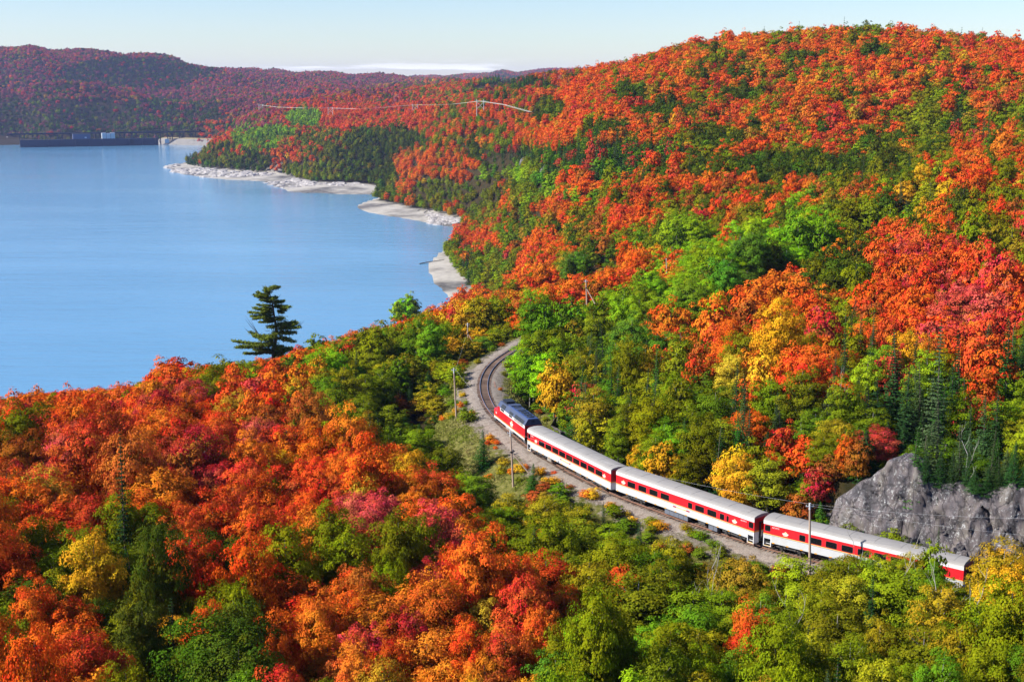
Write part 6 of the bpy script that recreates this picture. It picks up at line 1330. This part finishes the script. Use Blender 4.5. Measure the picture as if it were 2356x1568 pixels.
for (x_, y_, z_, s_) in pts_r:
    n_ = 7; a0 = rs.uniform(0, 6); ring = [(x_ + math.cos(a0 + q * 6.283 / n_) * s_ * rs.uniform(.7, 1.4) * 1.5, y_ + math.sin(a0 + q * 6.283 / n_) * s_ * rs.uniform(.7, 1.2), z_ - .6) for q in range(n_)]
    r2_ = [(x_ + (a - x_) * .62 + rs.normal() * .2 * s_, y_ + (b_ - y_) * .62, z_ + s_ * rs.uniform(.18, .4)) for a, b_, _ in ring]; tp = (x_, y_, z_ + s_ * .42)
    vs = ring + r2_ + [tp]; rb.add(vs, [(q, (q + 1) % n_, n_ + (q + 1) % n_, n_ + q) for q in range(n_)] + [(n_ + q, n_ + (q + 1) % n_, 2 * n_) for q in range(n_)], SROCK)
tag(rb.build('shore_rubble'), 'grey rocks and rubble strewn along the far shore points', 'rocks', kind='stuff')

# ------------------------------------------------------------------ trestle, dam and buildings at the far end of the lake
TBL = simple('trestle_steel', (.018, .02, .028), .8, var=.2); CONC = simple('dam_concrete', (.028, .032, .05), .9, var=.3, scale=.05); PALE = simple('pale_metal_sheet', (.42, .46, .50), .6, var=.08); HOUSE = simple('powerhouse_wall', (.07, .09, .16), .8, var=.1); RIPRAP = simple('riprap', (.19, .18, .165), .95, var=.35, scale=.12, bump=.5); TURF = simple('crest_grass', (.24, .20, .10), .95, var=.3, scale=.1)
pL = Vector(atD(38, 297.5, 3010)); pR = Vector(atD(508, 300.5, 3060)); zD = 29.0; pL.z = pR.z = zD
Ld = (pR - pL).length; ang_ = math.atan2(pR.y - pL.y, pR.x - pL.x)
tre = empty('railway_trestle', (pL.x, pL.y, 0), ang_); tag(tre, 'long dark steel railway trestle across the far end of the lake', 'bridge')
m_ = MB(); m_.box(-20, Ld + 15, -2.2, 2.2, zD - 3.2, zD - .6, TBL); m_.box(-20, Ld + 15, -2.8, 2.8, zD - .6, zD, TBL); m_.build('deck_girder', tre)
tw = MB(); Hh = zD - 3.2
for sy in (-1, 1):
    for sx in (-1, 1): tw.tube([(sx * 5, sy * 4.5, 0), (sx * 5, sy * 1.6, Hh)], .75, TBL, 4)
    tw.tube([(-5, sy * 4.2, 2), (5, sy * 2, Hh)], .4, TBL, 4); tw.tube([(5, sy * 4.2, 2), (-5, sy * 2, Hh)], .4, TBL, 4); tw.tube([(-5, sy * 3.1, Hh / 2), (5, sy * 3.1, Hh / 2)], .4, TBL, 4)
for sx in (-1, 1):
    tw.tube([(sx * 5, -4.4, 2), (sx * 5, 1.8, Hh)], .4, TBL, 4); tw.tube([(sx * 5, 4.4, 2), (sx * 5, -1.8, Hh)], .4, TBL, 4)
twm = tw.mesh('tower')
for k in range(17): link('tower', twm, tre, (10 + k * (Ld - 20) / 16, 0, 0))
dam = empty('dam', (pL.x, pL.y, 0), ang_); tag(dam, 'dark concrete dam below the trestle at the far end of the lake', 'dam')
m_ = MB(); m_.box(4, Ld * .67, -26, -18, -6, 14.5, CONC); m_.box(4, Ld * .67, -27, -17, 14.5, 15.6, CONC); m_.build('dam_wall', dam)
for k in range(9):
    m_ = MB(); x_ = 60 + k * 28; m_.box(x_, x_ + 2.2, -30, -26, -6, 15, CONC); m_.build('pier', dam)
for x_ in (230, 305): m_ = MB(); m_.box(x_, x_ + 9, -27.5, -26.2, 4, 13, PALE if x_ > 300 else BLACK); m_.build('sluice_gate', dam)
ph = empty('powerhouse', (pL.x, pL.y, 15.6), ang_); tag(ph, 'flat-roofed dark blue powerhouse on the dam, beneath the trestle', 'building')
m_ = MB(); m_.box(112, 148, -26, -10, 0, 11, HOUSE); m_.build('wall', ph); m_ = MB(); m_.box(111, 149, -27, -9, 11, 11.8, CONC); m_.build('roof', ph); m_ = MB(); m_.box(136, 140, -26.3, -26, 2, 4.5, PALE); m_.build('window', ph)
gh_ = empty('gate_tower', (pL.x, pL.y, 15.6), ang_); tag(gh_, 'pale metal-clad gate building standing on the dam beside the powerhouse', 'building')
for k in range(3): m_ = MB(); m_.box(172 + k * 9.3, 180.6 + k * 9.3, -28, -16, .2, 12.5 - (k == 1) * 1.0, PALE); m_.build('gate_bay', gh_)
m_ = MB(); m_.box(180.6, 181.3, -27.5, -17, 0, 12, CONC); m_.box(189.9, 190.6, -27.5, -17, 0, 12, CONC); m_.box(171, 200.5, -29, -15, -1.0, .2, CONC); m_.build('gate_frame', gh_)
# riprap embankment
eb = MB(); ea = Vector(onz(142.5, 143.4, 0)); ee = Vector(onz(213, 145.6, 0)); n_ = 14; ed = empty('embankment_dam', (ea.x, ea.y, 0)); tag(ed, 'low pale stone-faced embankment beside the dam, grass on its crest', 'embankment')
vs = []; vs2 = []
for k in range(n_ + 1):
    q = k / n_; b0 = ea.lerp(ee, q) - ea; b0.y += math.sin(q * PI) * -6; hgt = 12.5 * min(1, q * 3.5 + .02); back = Vector((0, 30, 0))
    vs += [b0 + Vector((0, -6, -2.5)), b0 + back * .72 * (hgt / 12.5) + Vector((0, 0, hgt))]; vs2 += [b0 + back * .72 * (hgt / 12.5) + Vector((0, 0, hgt)), b0 + back * 1.25 + Vector((0, 0, hgt + 2.2)), b0 + back * 2.4 + Vector((0, 0, -2))]
eb.add(vs, [(2 * k, 2 * k + 2, 2 * k + 3, 2 * k + 1) for k in range(n_)], RIPRAP); eb.build('stone_facing', ed)
eb = MB(); eb.add(vs2, [(3 * k, 3 * k + 3, 3 * k + 4, 3 * k + 1) for k in range(n_)] + [(3 * k + 1, 3 * k + 4, 3 * k + 5, 3 * k + 2) for k in range(n_)], TURF); eb.build('crest', ed)
# power line on the ridge
pw = empty('power_line', tuple(atD(1105, 233, 2150))); tag(pw, 'power line of bright wires strung along the wooded ridge', 'power line'); po = Vector(pw.location)
WIRE = simple('aluminium_wire', (.45, .44, .38), .5, var=.02); pts_ = [(600, 241), (640, 246), (700, 248), (760, 248), (820, 250), (870, 248), (910, 244), (955, 241), (1000, 241), (1045, 239), (1105, 232), (1160, 240), (1222, 257)]
wp = [Vector(atD(a, b, hit(a, b + 5, 14, 900, 4000)[1] * .985)) for a, b in pts_]
for off in (-7, -3.5, 0, 3.5):
    m_ = MB()
    m_.tube([v + Vector((off * .3, off, 0)) - po for v in wp], .08, WIRE, 4)
    m_.build('wire', pw)
for va in (wp[0], wp[3], wp[7], wp[10]):
    va = va.copy(); g = H(va.x, va.y)[0]; m_ = MB()
    for sx in (-4, 4): m_.tube([va + Vector((sx, 0, g - va.z - 1)) - po, va + Vector((sx, 0, 2)) - po], .3, SILVW, 5)
    m_.tube([va + Vector((-6.5, 0, 0)) - po, va + Vector((6.5, 0, 0)) - po], .25, SILVW, 4); m_.tube([va + Vector((-4, 0, -1)) - po, va + Vector((4, 0, -9)) - po], .18, SILVW, 4); m_.tube([va + Vector((4, 0, -1)) - po, va + Vector((-4, 0, -9)) - po], .18, SILVW, 4); m_.build('pylon', pw)
